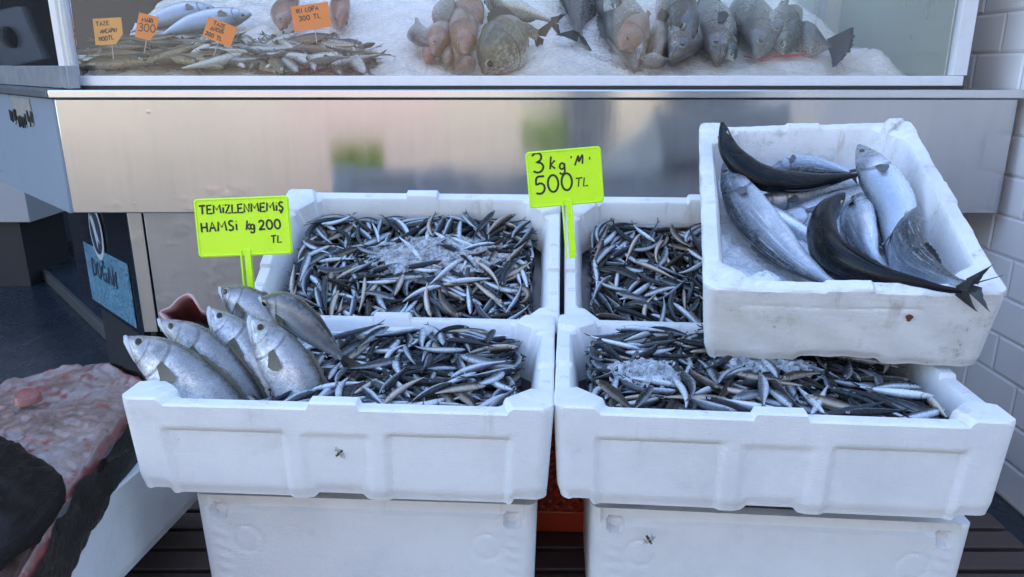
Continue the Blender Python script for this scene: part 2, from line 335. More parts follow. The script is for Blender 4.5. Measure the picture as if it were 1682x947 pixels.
# ------------------------------------------------------------------ DISPLAY COUNTER
YC = 1.85
def counter():
    root = empty('display_counter', (0, 0, 0)); tag(root, 'brushed steel fish display counter with a glass case on top', 'counter')
    xl = at(82, 150, YC)[0]; xr = XW - .012
    zt = at(841, 147, YC)[2]; zl = at(841, 161, YC)[2]; zb = at(841, 350, YC)[2]
    # front panel
    m = MB(); nx, nz = 60, 12
    m.box(xl + .006, xr - .02, YC, YC + .03, zb, zl - .0015); m.build('front_panel', M['metal'], root, bevel=.003)
    m = MB(); m.box(xl, xr, YC - .012, YC + .10, zl, zt); m.build('ledge', M['metal_h'], root, bevel=.003)
    # underside + body
    m = MB(); m.box(xl + .01, xr - .02, YC + .032, 2.75, zb + .01, zl - .002); m.build('counter_body', M['dark'], root, smooth=False)
    # case: frame rails, posts, panes, back
    xa = at(104, 130, 1.9)[0]; xb = at(1581, 130, 1.9)[0]
    r0 = at(841, 141, 1.9)[2]; r1 = at(841, 124, 1.9)[2]
    m = MB(); m.box(xa, xb, 1.895, 1.925, r0, r1); m.build('bottom_rail', M['alu'], root, bevel=.002)
    m = MB(); m.box(xa, xb, 1.89, 2.9, zt + .0005, r0 - .0012); m.build('case_floor', M['dark'], root, smooth=False)
    for nm, p0, p1 in (('corner_post', 88, 112), ('corner_post', 1564, 1589)):
        x0 = at(p0 + 12, 125, 1.9)[0] if p0 < 500 else at(p0, 118, 1.9)[0]; x1 = x0 + .036
        m = MB(); m.box(x0, x1, 1.897, 1.923, r1 + .0005, 1.62); m.build(nm, M['alu'], root, bevel=.002)
    m = MB(); m.box(xa, xb, 1.893, 1.93, 1.62, 1.66); m.build('top_rail', M['alu'], root, bevel=.002)
    xm = at(1340, 80, 1.912)[0]
    m = MB(); m.box(xa + .04, xb - .04, 1.908, 1.913, r1 + .001, 1.619); m.build('glass_pane', M['glass'], root, smooth=False)
    m = MB(); m.box(at(1195, 80, 1.93)[0], xm, 1.928, 1.932, r1 + .001, 1.615); m.build('sliding_pane', M['glass'], root, smooth=False)
    m = MB(); m.box(xb - .02, xb - .008, 1.935, 2.75, r1, 1.6); m.build('end_panel', plain('grey_green_end_panel', (.42, .44, .37), .3, 0, .12, 5), root, smooth=False)
    m = MB(); m.box(at(560, 60, 2.72)[0], xb - .03, 2.72, 2.74, r1, 1.9); m.build('case_back', plain('grey_green_case_back', (.60, .64, .60), .35, 0, .1, 4), root, smooth=False)
    # chamfered left run: direction e (along the run, away), n outward
    e = Vector((-.70, .714, 0)).normalized(); c = Vector((xl, YC, 0)); ang = math.atan2(e.y, e.x)
    Mx = Matrix.Translation(c) @ Matrix.Rotation(ang, 4, 'Z')     # local +x along run, +y local = left of run (towards viewer side is +y? )
    enamel = NT('pale_blue_enamel'); o = enamel.obj()
    cc = enamel.mix(enamel.noise(4, 5, .6, o), (.30, .37, .45), (.38, .44, .52))
    wear = enamel.math('MULTIPLY', enamel.rng(enamel.noise(26, 6, .75, enamel.mapping(o, (1, 1, .5))), .60, .64), enamel.rng(enamel.noise(3.1, 2, .5, o), .5, .6))
    cc = enamel.mix(wear, cc, (.03, .035, .045))
    enamel = enamel.bsdf(Base_Color=cc, Roughness=.35, Metallic=.2)
    ch = empty('chamfer_run'); ch.parent = root; ch.matrix_local = Mx
    m = MB(); m.box(.004, 1.6, -.03, 0, zb, zl - .002); sp_ = m.build('side_panel', enamel, ch, smooth=False)
    # peeled paint patch: a flake of bare grey filler with dark runs
    m = MB(); pts = []
    rr = random.Random(3)
    top = [(.20 + .022 * i, zl - .006 - .002 * rr.random()) for i in range(10)]
    low = [(.20 + .022 * (9 - i), zl - .060 - .022 * rr.random()) for i in range(10)]
    m.prism([(x, z) for x, z in top + low], 1, .0005, .003); m.build('peeled_patch', plain('bare_filler', (.30, .28, .25), .8, 0, .3, 60, .4), ch, smooth=False)
    m = MB()
    for i in range(12):
        x = .198 + .02 * i + rr.uniform(-.006, .006); z = zl - .052 - rr.uniform(0, .022)
        m.prism([(x - .005, z + .012), (x + .004, z + .016), (x + .003, z - .012), (x - .002, z - .014)], 1, .0035, .0055 + .0002 * i)
    m.build('rust_runs', M['dark'], ch, smooth=False)
    m = MB(); m.box(.0, 1.6, -.05, .01, zl + .0005, zt); m.build('ledge', plain('scuffed_grey_ledge', (.12, .13, .14), .4, 0, .5, 30), ch, bevel=.003)
    m = MB(); m.box(-.03, 1.6, -.06, -.035, zt + .002, zt + .055); m.build('bottom_rail', plain('scuffed_grey_rail', (.30, .31, .33), .45, .3, .5, 25), ch, bevel=.002)
    m = MB(); m.box(-.0, 1.6, -.052, -.046, zt + .056, 1.62); m.build('side_glass', M['glass_dark'], ch, smooth=False)
    # lower cabinet front (steel) set back
    yl = 2.10; zc = at(245, 545, yl)[2]; x0 = at(209, 352, yl)[0]; xs = at(233, 352, yl)[0]
    m = MB(); m.box(xs + .004, xr - .005, yl, yl + .03, zc, zb - .001); m.build('cabinet_panel', metal_mat('dull_steel', (.35, .39, .45), .3, True, .25), root, bevel=.002)
    m = MB(); m.box(x0, xs, yl - .002, yl + .028, zc, zb - .001); m.build('cabinet_stile', metal_mat('dull_steel_stile', (.40, .42, .45), .32, True, .1), root, bevel=.002)
    m = MB(); m.box(x0 + .03, xr - .005, yl + .05, yl + .1, .0, zc - .003); m.build('toe_kick', M['black_gloss'], root, smooth=False)
    # lower chamfer cabinet, dark glossy
    c2 = Vector((x0 - .002, yl, 0)); Mx2 = Matrix.Translation(c2) @ Matrix.Rotation(ang, 4, 'Z')
    ch2 = empty('chamfer_cabinet'); ch2.parent = root; ch2.matrix_local = Mx2
    m = MB(); m.box(.0, .62, -.02, 0, zc - .02, zb - .001); m.build('dark_panel', M['black_gloss'], ch2, bevel=.002)
    m = MB(); m.box(.05, .60, -.08, -.05, 0, zc - .022); m.build('toe_kick', M['dark'], ch2, smooth=False)
    return root, ch2, zc, zb, xl, xr, r1
ctr, ch2, zcab, zpanel, xcl, xcr, zglass = counter()

# stroke lettering -----------------------------------------------------------
def circ(cx, cy, rx, ry, a0, a1, n=14): return [(cx + rx * math.cos(R_(a0 + (a1 - a0) * i / n)), cy + ry * math.sin(R_(a0 + (a1 - a0) * i / n))) for i in range(n + 1)]
GL = {
 'T': (.75, [[(0, 1), (.75, 1.02)], [(.38, 1), (.33, 0)]]), 'E': (.6, [[(.58, 1), (.05, .98), (0, 0), (.6, .02)], [(.02, .5), (.48, .53)]]),
 'M': (.95, [[(0, 0), (.1, 1), (.42, .4), (.8, 1.02), (.9, 0)]]), 'm': (.95, [[(0, 0), (.14, .85), (.22, .9), (.35, .3), (.55, .88), (.64, .9), (.8, .05)]]),
 'i': (.2, [[(.1, .68), (.08, 0)], [(.11, .92), (.13, .97)]]), 'ı': (.2, [[(.1, .45), (.08, .2)]]), 'I': (.2, [[(.1, 1), (.08, 0)]]),
 'Z': (.62, [[(0, .95), (.55, 1), (0, 0), (.6, .03)]]), 'L': (.55, [[(.06, 1), (0, 0), (.55, .03)]]), 'N': (.68, [[(0, 0), (.05, 1), (.55, .02), (.64, 1.02)]]),
 'S': (.52, [[(.5, .9), (.4, .99), (.2, 1), (.06, .83), (.13, .6), (.36, .46), (.48, .25), (.36, .05), (.15, 0), (0, .1)]]),
 'Ş': (.52, [[(.5, .9), (.4, .99), (.2, 1), (.06, .83), (.13, .6), (.36, .46), (.48, .25), (.36, .05), (.15, 0), (0, .1)], [(.26, 0), (.32, -.12), (.2, -.22), (.12, -.2)]]),
 'A': (.7, [[(0, 0), (.36, 1), (.68, 0)], [(.12, .38), (.58, .4)]]), 'H': (.62, [[(.02, 1), (0, 0)], [(.6, 1.02), (.58, 0)], [(0, .48), (.6, .54)]]),
 'K': (.58, [[(.06, 1), (0, 0)], [(.52, .9), (.05, .42), (.56, 0)]]), 'g': (.45, [circ(.2, .3, .19, .24, 20, 380), [(.4, .5), (.42, -.1), (.32, -.32), (.1, -.3), (.02, -.18)]]),
 'k': (.45, [[(.1, 1), (0, 0)], [(.4, .65), (.06, .32), (.42, 0)]]),
 '2': (.62, [[(.02, .78), (.12, .96), (.36, 1), (.52, .8), (.42, .5), (.0, .02), (.3, .06), (.62, .02)]]), '0': (.68, [circ(.32, .48, .31, .5, 95, 460, 20)]),
 '3': (.58, [[(.03, .88), (.2, 1), (.45, .95), (.5, .75), (.38, .58), (.2, .53), (.42, .48), (.55, .28), (.42, .05), (.2, 0), (0, .1)]]),
 '5': (.6, [[(.55, 1), (.12, .98), (.06, .56), (.3, .62), (.52, .45), (.5, .15), (.28, 0), (.02, .06)]]), '1': (.3, [[(.0, .75), (.2, 1), (.18, 0)]]),
 "'": (.15, [[(.08, 1), (.04, .82)]]), ',': (.2, [[(.1, .1), (.02, -.2)]]), '.': (.15, [[(.05, .03), (.08, .0)]]), ' ': (.4, []),
 'O': (.68, [circ(.32, .48, .31, .5, 95, 460, 20)]), 'P': (.55, [[(0, 0), (.04, 1), (.4, .98), (.5, .75), (.36, .52), (.03, .48)]]), 'R': (.6, [[(0, 0), (.04, 1), (.4, .98), (.5, .75), (.36, .52), (.03, .48), (.56, 0)]]),
 'C': (.6, [circ(.34, .5, .32, .5, 50, 310)]), 'D': (.65, [[(.0, 0), (.03, 1), (.35, .95), (.6, .6), (.5, .15), (.0, 0)]]), 'Ğ': (.7, [circ(.36, .5, .34, .5, 50, 330) + [(.66, .45), (.4, .45)], circ(.36, 1.3, .16, .14, 190, 350, 6)]),
 'Y': (.6, [[(0, 1), (.3, .5)], [(.58, 1), (.22, 0)]]), 'G': (.7, [circ(.36, .5, .34, .5, 50, 330) + [(.66, .45), (.4, .45)]]), 'U': (.6, [[(0, 1), (.02, .25), (.25, 0), (.5, .2), (.55, 1)]]),
}
CURVY = set('SŞg2035OCDĞGPRUmg')
def lettering(m, text, x, z, h, rad, gap=.22, slant=.0, tilt=0., y=0., jit=.03, rs=None):
    """strokes standing on a plate whose front is local -Y"""
    rs = rs or random.Random(len(text)); ca, sa = math.cos(R_(tilt)), math.sin(R_(tilt)); cx = 0
    for ch in text:
        w, st = GL[ch]; jz = rs.uniform(-jit, jit)
        for s in st:
            P = np.array(s)
            if ch in CURVY and len(P) > 3: P = catmull(P, 22)
            q = [((cx + a + slant * b) * h, (b + jz) * h) for a, b in P]
            m.tube([(x + a * ca - b * sa, y, z + a * sa + b * ca) for a, b in q], rad, 6, flat=(0, 1, 0))
        cx += w + gap
    return cx * h

# poster with lettering on the dark cabinet
def poster():
    n = NT('blue_wave_print'); o = n.obj()
    w = n.noise(9, 3, .6, o, dist=2.5); c = n.ramp(n.math('FRACT', n.math('MULTIPLY', w, 7.)), [(0, (.05, .12, .20)), (.4, (.13, .28, .40)), (.7, (.20, .40, .52)), (1, (.07, .16, .26))])
    z1, z0 = zpanel - .085, zcab - .0
    m = MB(); m.box(.05, .47, .002, .004, z0, z0 + .20)
    p = m.build('poster', n.bsdf(Base_Color=c, Roughness=.3), ch2, smooth=False)
    m = MB(); ring = [(.30 + .062 * math.cos(a), z0 + .255 + .088 * math.sin(a)) for a in np.linspace(0, 2 * math.pi, 33)[:-1]]
    m.prism(ring, 1, .0045, .006); m.build('emblem', plain('pale_emblem', (.52, .58, .64), .4), p, smooth=False)
    m = MB(); inn = [(.30 + .05 * math.cos(a), z0 + .258 + .072 * math.sin(a)) for a in np.linspace(0, 2 * math.pi, 33)[:-1]]
    m.prism(inn, 1, .0065, .0075)
    m.build('emblem_disc', plain('dark_emblem', (.03, .06, .10), .3), p, smooth=False)
    m = MB(); bird = [(.335, .30), (.315, .312), (.30, .30), (.285, .262), (.268, .225), (.285, .235), (.295, .205), (.305, .24), (.318, .275)]
    m.prism([(a, z0 + b) for a, b in bird], 1, .008, .009); m.build('emblem_figure', plain('pale_emblem_figure', (.5, .58, .66), .4), p, smooth=False)
    m = MB()
    # the run's +x points away from the viewer's right, so write with -x to the right
    mm = MB(); lettering(mm, 'DOĞAN', 0, 0, .052, .0045, .28, y=0)
    m.add([(.40 - a, .0058 - b, z0 + .10 + c_) for a, b, c_ in mm.v], mm.f)
    m.build('lettering', plain('navy_print', (.02, .05, .09), .4), p)
poster()
# low step with metal edge under the counter's left run, interior bits to the left
def step():
    a = atz(52, 436, .0); b = atz(235, 612, 0.)
    e = Vector(b - a); L = e.length; ang = math.atan2(e.y, e.x); Mx = Matrix.Translation(Vector(a)) @ Matrix.Rotation(ang, 4, 'Z')
    r = empty('floor_step', (0, 0, 0)); r.matrix_world = Mx; tag(r, 'low dark plinth with a steel edge strip below the counter', 'step')
    m = MB(); m.box(0, L + .6, .012, .55, .001, .05); m.build('plinth', plain('dark_blue_stone', (.03, .04, .055), .25, 0, .4, 5), r, bevel=.004)
    m = MB(); m.box(0, L + .6, -.012, .010, .001, .056); m.build('edge_strip', plain('worn_grey_edging', (.16, .165, .165), .35, .5, .3, 20), r, bevel=.003)
step()
cb = empty('cabinet', (at(43, 330, 3.55)[0] - .5, 3.55, 0)); tag(cb, 'pale grey cabinet on a dark base at the far left under the counter run', 'cabinet')
m = MB(); m.box(-.5, .5, 0, .4, .33, .78); m.build('cabinet_body', plain('pale_grey_cabinet', (.36, .37, .40), .5), cb, bevel=.004)
m = MB(); m.box(-.5, .42, .04, .4, .0, .327); m.build('cabinet_base', M['dark'], cb, smooth=False)
def speaker():
    r = empty('grey_panel', tuple(at(30, 95, 2.9))); r.rotation_euler = (0, R_(-14), R_(25)); tag(r, 'grey panel with a round black hole leaning behind the side glass', 'panel')
    m = MB(); m.box(-.075, .075, 0, .03, -.02, .17); m.build('board', plain('grey_board', (.8, .8, .8), .5), r, bevel=.004)
    m = MB(); m.prism([(.0 + .028 * math.cos(a), .075 + .04 * math.sin(a)) for a in np.linspace(0, 2 * math.pi, 25)[:-1]], 1, -.004, .002); m.build('hole', M['pupil'], r, smooth=False)
speaker()

# ------------------------------------------------------------------ FOAM BOXES
def eps_box(name, L, Wd, H, mat, depth_fn, rim_fn, base_fn, wall=.025, taper=.972, cham=.055, base=.018, rows=36, step=.004):
    a, b, r = L / 2, Wd / 2, .018
    P = []
    def side(p0, p1, sid, ln):
        n = int(ln / step)
        for i in range(n):
            t = i / n; P.append((p0[0] + (p1[0] - p0[0]) * t, p0[1] + (p1[1] - p0[1]) * t, sid, (t - .5) * ln))
    def corner(cx, cy, a0, sid, u):
        for i in range(6):
            w = a0 + math.pi / 2 * i / 6; P.append((cx + r * math.cos(w), cy + r * math.sin(w), sid, u))
    side((-a + r, -b), (a - r, -b), 0, 2 * (a - r)); corner(a - r, -b + r, -math.pi / 2, 0, a)
    side((a, -b + r), (a, b - r), 1, 2 * (b - r)); corner(a - r, b - r, 0, 1, b)
    side((a - r, b), (-a + r, b), 2, 2 * (a - r)); corner(-a + r, b - r, math.pi / 2, 2, a)
    side((-a, b - r), (-a, -b + r), 3, 2 * (b - r)); corner(-a + r, -b + r, math.pi, 3, b)
    n = len(P); vs = []; X = np.array([p[0] for p in P]); Y = np.array([p[1] for p in P]); sd = np.array([p[2] for p in P]); U = np.array([p[3] for p in P])
    half = np.where(sd % 2 == 0, a, b)
    zt = rim_fn(sd, U, half); zb = -H + base_fn(sd, U, half)
    NX = np.where(sd == 1, 1., np.where(sd == 3, -1., 0.)); NY = np.where(sd == 0, -1., np.where(sd == 2, 1., 0.))
    edge = sstep(half + .001, half - .02, np.abs(U))
    for k in range(rows + 1):
        t = k / rows; z = zb + (zt - .003 - zb) * t
        q = np.clip((z + H) / H, 0, 1); sc_x = taper + (1 - taper) * q; ty = 1 - (1 - taper) * L / Wd * .8; sc_y = ty + (1 - ty) * q
        d = depth_fn(sd, U, z, half) * edge
        foot = .004 * (1 - sstep(0, .02, t * H))
        vs += list(zip(X * sc_x - NX * (d + foot), Y * sc_y - NY * (d + foot), z))
    def inner(ins, ch, sc=1.):
        ai, bi = (a - ins) * sc, (b - ins) - (1 - sc) * a
        x = np.clip(X, -ai, ai); y = np.clip(Y, -bi, bi)
        ex = np.maximum(0, np.abs(x) + np.abs(y) - (ai + bi - ch)) / 2
        return np.sign(x) * (np.abs(x) - ex), np.sign(y) * (np.abs(y) - ex)
    x, y = inner(.003, .006); vs += list(zip(x, y, zt))
    x, y = inner(wall - .004, cham); vs += list(zip(x, y, zt))
    x, y = inner(wall, cham); vs += list(zip(x, y, zt - .004))
    x, y = inner(wall + .004, cham, .97); zi = -H + base; vs += list(zip(x, y, np.full(n, zi * .5)))
    x, y = inner(wall + .006, cham, .95); vs += list(zip(x, y, np.full(n, zi)))
    R = rows + 6; fs = []
    for k in range(R - 1):
        for i in range(n): j = (i + 1) % n; fs.append((k * n + i, k * n + j, (k + 1) * n + j, (k + 1) * n + i))
    m = MB(); m.add(vs, fs)
    m.v.append((0, 0, float(zi))); m.uv.append((0, 0)); c = len(m.v) - 1
    for i in range(n): m.f.append(((R - 1) * n + i, (R - 1) * n + (i + 1) % n, c)); m.mi.append(0)
    m.v.append((0, 0, -H + .004)); m.uv.append((0, 0)); c = len(m.v) - 1
    for i in range(n): m.f.append((i, c, (i + 1) % n)); m.mi.append(0)
    # one mesh; vents marks pressed in the rim
    return m.build(name, mat, angle=38)
def blk(u, c, w, s=.004): return sstep(w + s, w, np.abs(u - c))
def rim_std(sd, U, half):
    z = np.zeros_like(U); cor = sstep(half - .062, half - .056, np.abs(U)); z += .009 * cor
    z += np.where(sd % 2 == 0, .009 * blk(U, 0, .032), 0) + np.where(sd % 2 == 1, .007 * blk(U, 0, .03), 0); return z
def base_std(sd, U, half):
    z = .010 * sstep(half - .052, half - .046, np.abs(U)); z += np.where(sd % 2 == 0, .008 * blk(U, 0, .032, .008), 0); return z
def rec(U, z, u0, u1, z0, z1, d, s=.006): return d * sstep(u0, u0 + s, U) * sstep(u1, u1 - s, U) * sstep(z0, z0 + s, z) * sstep(z1, z1 - s * .6, z)
def depth_std(sd, U, z, half):
    lng = rec(U, z, -half + .052, -.068, -.30, -.036, .0055, .010) + rec(U, z, .068, half - .052, -.30, -.036, .0055, .010) + rec(U, z, -.052, .052, -.30, -.038, .0035, .012)
    sh = rec(U, z, -half + .05, half - .05, -.30, -.038, .005, .01)
    return np.where(sd % 2 == 0, lng, sh)
def mat_of(pos, yaw, pitch, roll): return Matrix.Translation(pos) @ Matrix.Rotation(R_(yaw), 4, 'Z') @ Matrix.Rotation(R_(pitch), 4, 'X') @ Matrix.Rotation(R_(roll), 4, 'Y')
BX = {'FL': mat_of((-.2321, 1.1256, .6045), -3.34, -.3, .1), 'FR': mat_of((.3695, 1.0927, .6035), -4.25, -.5, .25),
      'BL': mat_of((-.204, 1.4618, .682), -3.3, 31.2, 0), 'BR': mat_of((.405, 1.4428, .677), -3.3, 30.8, 0.), 'UR': mat_of((.5406, 1.2981, .838), -11.3, 19.9, -2.58)}
def put(o, key):
    o.matrix_world = BX[key]; m = MB(); m.tube([(.0065 * math.cos(a), .0035 * math.sin(a), 0) for a in np.linspace(0, 2 * math.pi, 13)], .0008, 5)
    v0 = m.build('vent_mark', M['eps_grey'], o)
    for q, (x, y) in enumerate(((-.10, -.187), (.20, -.187), (-.2, -.187), (.287, .04), (.287, -.09), (-.287, .05), (-.287, -.08), (.1, .187), (-.12, .187))):
        v = v0
        if q: v = v0.copy(); COL.objects.link(v); v.parent = o
        v.location = (x, y, .0006)
    return o
tag(put(eps_box('foam_box', .6, .4, .145, M['eps'][0], depth_std, rim_std, base_std), 'FL'), 'clean white foam box with large fish and anchovies, front left', 'fish box', 'white foam fish boxes')
tag(put(eps_box('foam_box', .6, .4, .145, M['eps'][1], depth_std, rim_std, base_std), 'FR'), 'white foam box of anchovies below the tilted box, front right', 'fish box', 'white foam fish boxes')
tag(put(eps_box('foam_box', .6, .4, .145, M['eps'][2], depth_std, rim_std, base_std), 'BL'), 'white foam box of anchovies topped with ice, leaning behind the left front box', 'fish box', 'white foam fish boxes')
tag(put(eps_box('foam_box', .6, .4, .145, M['eps'][1], depth_std, rim_std, base_std), 'BR'), 'white foam box of anchovies half hidden behind the tilted grubby box', 'fish box', 'white foam fish boxes')
def rim_old(sd, U, half):
    z = .006 * sstep(half - .05, half - .044, np.abs(U)) * np.where(sd == 2, 1.6, .5); z += .004 * blk(U, 0, .03) + .0006 * np.sin(U * 40) + .0003 * np.sin(U * 211 + sd); return z
def depth_old(sd, U, z, half): return np.where(sd % 2 == 1, rec(U, z, -half + .06, half - .06, -.30, -.04, .003, .012), rec(U, z, -half + .05, half - .1, -.034, -.028, .002, .004)) + .0008 * np.sin(U * 70 + z * 90)
def base_old(sd, U, half): return .010 * blk(U, -.0, .055, .012) + .001 * np.sin(U * 130)
ur = eps_box('foam_box', .41, .58, .14, M['eps_dirty'], depth_old, rim_old, base_old, wall=.028, cham=.05)
ur.matrix_world = BX['UR']
m = MB(); m.prism([(.0045 * math.cos(a) * (1 + .3 * math.sin(3 * a)), .006 * math.sin(a)) for a in np.linspace(0, 2 * math.pi, 15)[:-1]], 1, -.0006, .0012); sp_ = m.build('rust_spot', plain('rust_brown', (.12, .045, .015), .7, 0, .4, 200), ur); sp_.location = (.085, -.2895, -.045)
tag(ur, 'grubby white foam box of large dark fish tilted on top, right', 'fish box', 'white foam fish boxes')
def depth_low(sd, U, z, half):
    d = .008 * sstep(-.0245, -.021, z + .0018 * np.sin(U * 55) * sstep(half - .14, half - .05, np.abs(U)))
    for s in (-1, 1):
        rr = np.hypot((U - s * (half - .036)) / 1.15, z + .028); d = d + .014 * sstep(.0125, .010, rr)
        r2 = np.hypot(U - s * (half - .075), z + .075); d = d + .0016 * sstep(.026, .024, r2) * sstep(.019, .021, r2)
        d = d - .002 * sstep(.02, .0, np.abs(U - s * (half - .034))) * sstep(-.045, -.06, z) * (.5 + .5 * np.sin(z * 300 + U * 100))
    r3 = np.hypot(U, z + .03); d = d + .0015 * sstep(.011, .010, r3) * sstep(.007, .008, r3)
    return np.where(sd % 2 == 0, d, 0)
zero = lambda sd, U, half: np.zeros_like(U)
def low_box(pa, pb, Y0, label, mat):
    A = at(*pa, Y0); B = at(*pb, Y0); ctr_ = (A + B) / 2; L = B[0] - A[0]; yaw = -3.3
    o = eps_box('foam_box', L, .36, .255, mat, depth_low, zero, zero, taper=.975, rows=60)
    o.matrix_world = mat_of((ctr_[0] + .18 * math.sin(R_(3.3)), Y0 + .18, ctr_[2]), yaw, 0, math.degrees(math.atan2(A[2] - B[2], L)) * .6); tag(o, label, 'fish box', 'upended white foam boxes'); return o
low_box((309, 822), (882, 822), .985, 'plain white foam box carrying the left front box, chipped corners', M['eps'][0])
low_box((973, 842), (1592, 856), .955, 'plain white foam box carrying the right front box, stained corner', M['eps'][2])
# grey box at the left foot
lb = eps_box('foam_box', .40, .62, .16, M['eps_grey'], lambda sd, U, z, h: np.zeros_like(U), zero, zero, wall=.03, taper=.96)
lb.matrix_world = mat_of((-.812, 1.02, .425), -7, 0, 0); tag(lb, 'grey foam box under the big flat fish, lower left', 'fish box')

# ------------------------------------------------------------------ duckboard and crate
def duckboard():
    r = empty('duckboard', (0, 1.3, 0)); tag(r, 'dark brown slatted duckboard under the stacked boxes', 'duckboard')
    m = MB()
    for i in range(15): m.box(-1.05, .95, -.42 + i * .062, -.42 + i * .062 + .05, .178, .2)
    m.build('slats', M['slat'], r, bevel=.003)
    m = MB()
    for x in (-.95, -.3, .3, .85): m.box(x, x + .06, -.40, .48, .06, .176)
    m.build('bearers', M['slat'], r)
    for x in (-.95, .85):
        for y in (-.38, .4):
            m = MB(); m.box(x, x + .06, y, y + .06, .0, .058); m.build('foot', M['dark'], r)
duckboard()
def crate():
    r = empty('plastic_crate', (.09, 1.455, .2005), (0, 0, R_(-3))); tag(r, 'red-orange plastic crate with lattice sides between the lower boxes', 'crate')
    w, d, h = .30, .22, .245
    m = MB(); m.box(-w, w, -d, -d + .018, 0, .045); m.box(-w, w, -d, -d + .018, h - .03, h); m.box(-w, w, d - .018, d, 0, h); m.box(-w, -w + .018, -d + .02, d - .02, 0, h); m.box(w - .018, w, -d + .02, d - .02, 0, h); m.box(-w + .02, w - .02, -d + .02, d - .02, 0, .01)
    m.build('shell', M['crate'], r, bevel=.003)
    m = MB()
    for sgn, yo in ((1, .004), (-1, .0085)):
        for k in range(-12, 34):
            x = -w + k * .026; hh = h - .075
            a, b = (x, x + sgn * hh)
            if min(a, b) < -w or max(a, b) > w: continue
            m.tube([(a, -d + yo, .045), (b, -d + yo, .045 + hh)], .0045, 5)
    m.build('lattice', M['crate'], r)
crate()

# ------------------------------------------------------------------ FISH BUILDER
PROF = {  # t, dorsal half height, ventral half height (fraction of max), width fraction
 'blue':   [(0, .10, .05, .10), (.03, .23, .20, .3), (.08, .42, .44, .55), (.15, .66, .70, .82), (.24, .88, .88, .97), (.36, 1, 1, 1), (.58, .95, .94, .92), (.75, .68, .66, .62), (.9, .34, .33, .3), (1, .20, .20, .14)],
 'bonito': [(0, .12, .10, .16), (.04, .32, .30, .38), (.15, .68, .68, .75), (.30, .96, .98, 1), (.45, 1, 1, 1), (.62, .82, .84, .8), (.8, .46, .46, .42), (.93, .16, .16, .16), (1, .09, .09, .1)],
 'bream':  [(0, .10, .12, .15), (.05, .34, .30, .4), (.15, .76, .62, .8), (.30, 1.05, .92, 1), (.45, 1, 1, 1), (.62, .78, .80, .75), (.8, .38, .38, .4), (.92, .2, .2, .2), (1, .2, .2, .12)],
 'anch':   [(0, .16, .12, .2), (.07, .55, .5, .6), (.2, .9, .85, .95), (.42, 1, 1, 1), (.65, .78, .78, .75), (.85, .42, .42, .4), (1, .2, .2, .14)],
}
def interp_prof(kind, t):
    p = np.array(PROF[kind]); return np.stack([np.interp(t, p[:, 0], p[:, k]) for k in (1, 2, 3)], -1)
def frames(S_, dorsal, twist=None):
    T = np.gradient(S_, axis=0); T /= np.linalg.norm(T, axis=1)[:, None] + 1e-9
    D = np.array(dorsal, float)[None] - T * (T @ np.array(dorsal, float))[:, None]; D /= np.linalg.norm(D, axis=1)[:, None] + 1e-9
    if twist is not None:
        L = np.cross(T, D); D = D * np.cos(twist)[:, None] + L * np.sin(twist)[:, None]
    return T, D, np.cross(T, D)
def body_geo(m, kind, S_, D, Lt, hh, ww, n_ang=16, mi=0):
    n = len(S_); t = np.linspace(0, 1, n); pr = interp_prof(kind, t); vs = []; uv = []
    for i in range(n):
        for k in range(n_ang):
            a = 2 * math.pi * k / n_ang; c, s = math.cos(a), math.sin(a)
            hgt = (pr[i, 0] if c > 0 else pr[i, 1]) * hh
            wd = pr[i, 2] * ww * math.copysign(abs(s) ** .9, s)
            vs.append(S_[i] + D[i] * c * hgt + Lt[i] * wd); uv.append((t[i], 1 - abs(1 - k / n_ang * 2) if False else abs(((k / n_ang * 2 + 1) % 2) - 1)))
    uv = [(u, (1 - abs(1 - 2 * ((j % n_ang) / n_ang)))) for j, (u, _) in enumerate(uv)]
    fs = [(i * n_ang + k, i * n_ang + (k + 1) % n_ang, (i + 1) * n_ang + (k + 1) % n_ang, (i + 1) * n_ang + k) for i in range(n - 1) for k in range(n_ang)]
    fs += [tuple(range(n_ang)), tuple(range((n - 1) * n_ang, n * n_ang))]
    m.add(vs, fs, mi, uv)
def fan(m, base0, base1, tip0, tip1, nrm, n=7, ln=5, curl=.0, notch=0., thick=.0009, rag=0., rs=random):
    """a fin: quad patch between base line and tip line, with a thickness"""
    b0, b1, t0, t1 = [np.array(x, float) for x in (base0, base1, tip0, tip1)]; nrm = np.array(nrm, float); nrm /= np.linalg.norm(nrm) + 1e-9
    for sgn in (1, -1):
        vs = []; uv = []
        for i in range(ln + 1):
            s = i / ln
            for k in range(n + 1):
                q = k / n; cut = 1 - notch * math.sin(math.pi * q) - (rag * rs.random() if i == ln else 0)
                B = b0 + (b1 - b0) * q; Tp = t0 + (t1 - t0) * q; p = B + (Tp - B) * s * cut + nrm * (curl * s * s + sgn * thick * (1 - .7 * s) + (.0006 if k % 2 else -.0006) * s)
                vs.append(p); uv.append((s, q))
        fs = [(i * (n + 1) + k, i * (n + 1) + k + 1, (i + 1) * (n + 1) + k + 1, (i + 1) * (n + 1) + k) for i in range(ln) for k in range(n)]
        m.add(vs, fs, 0, uv)
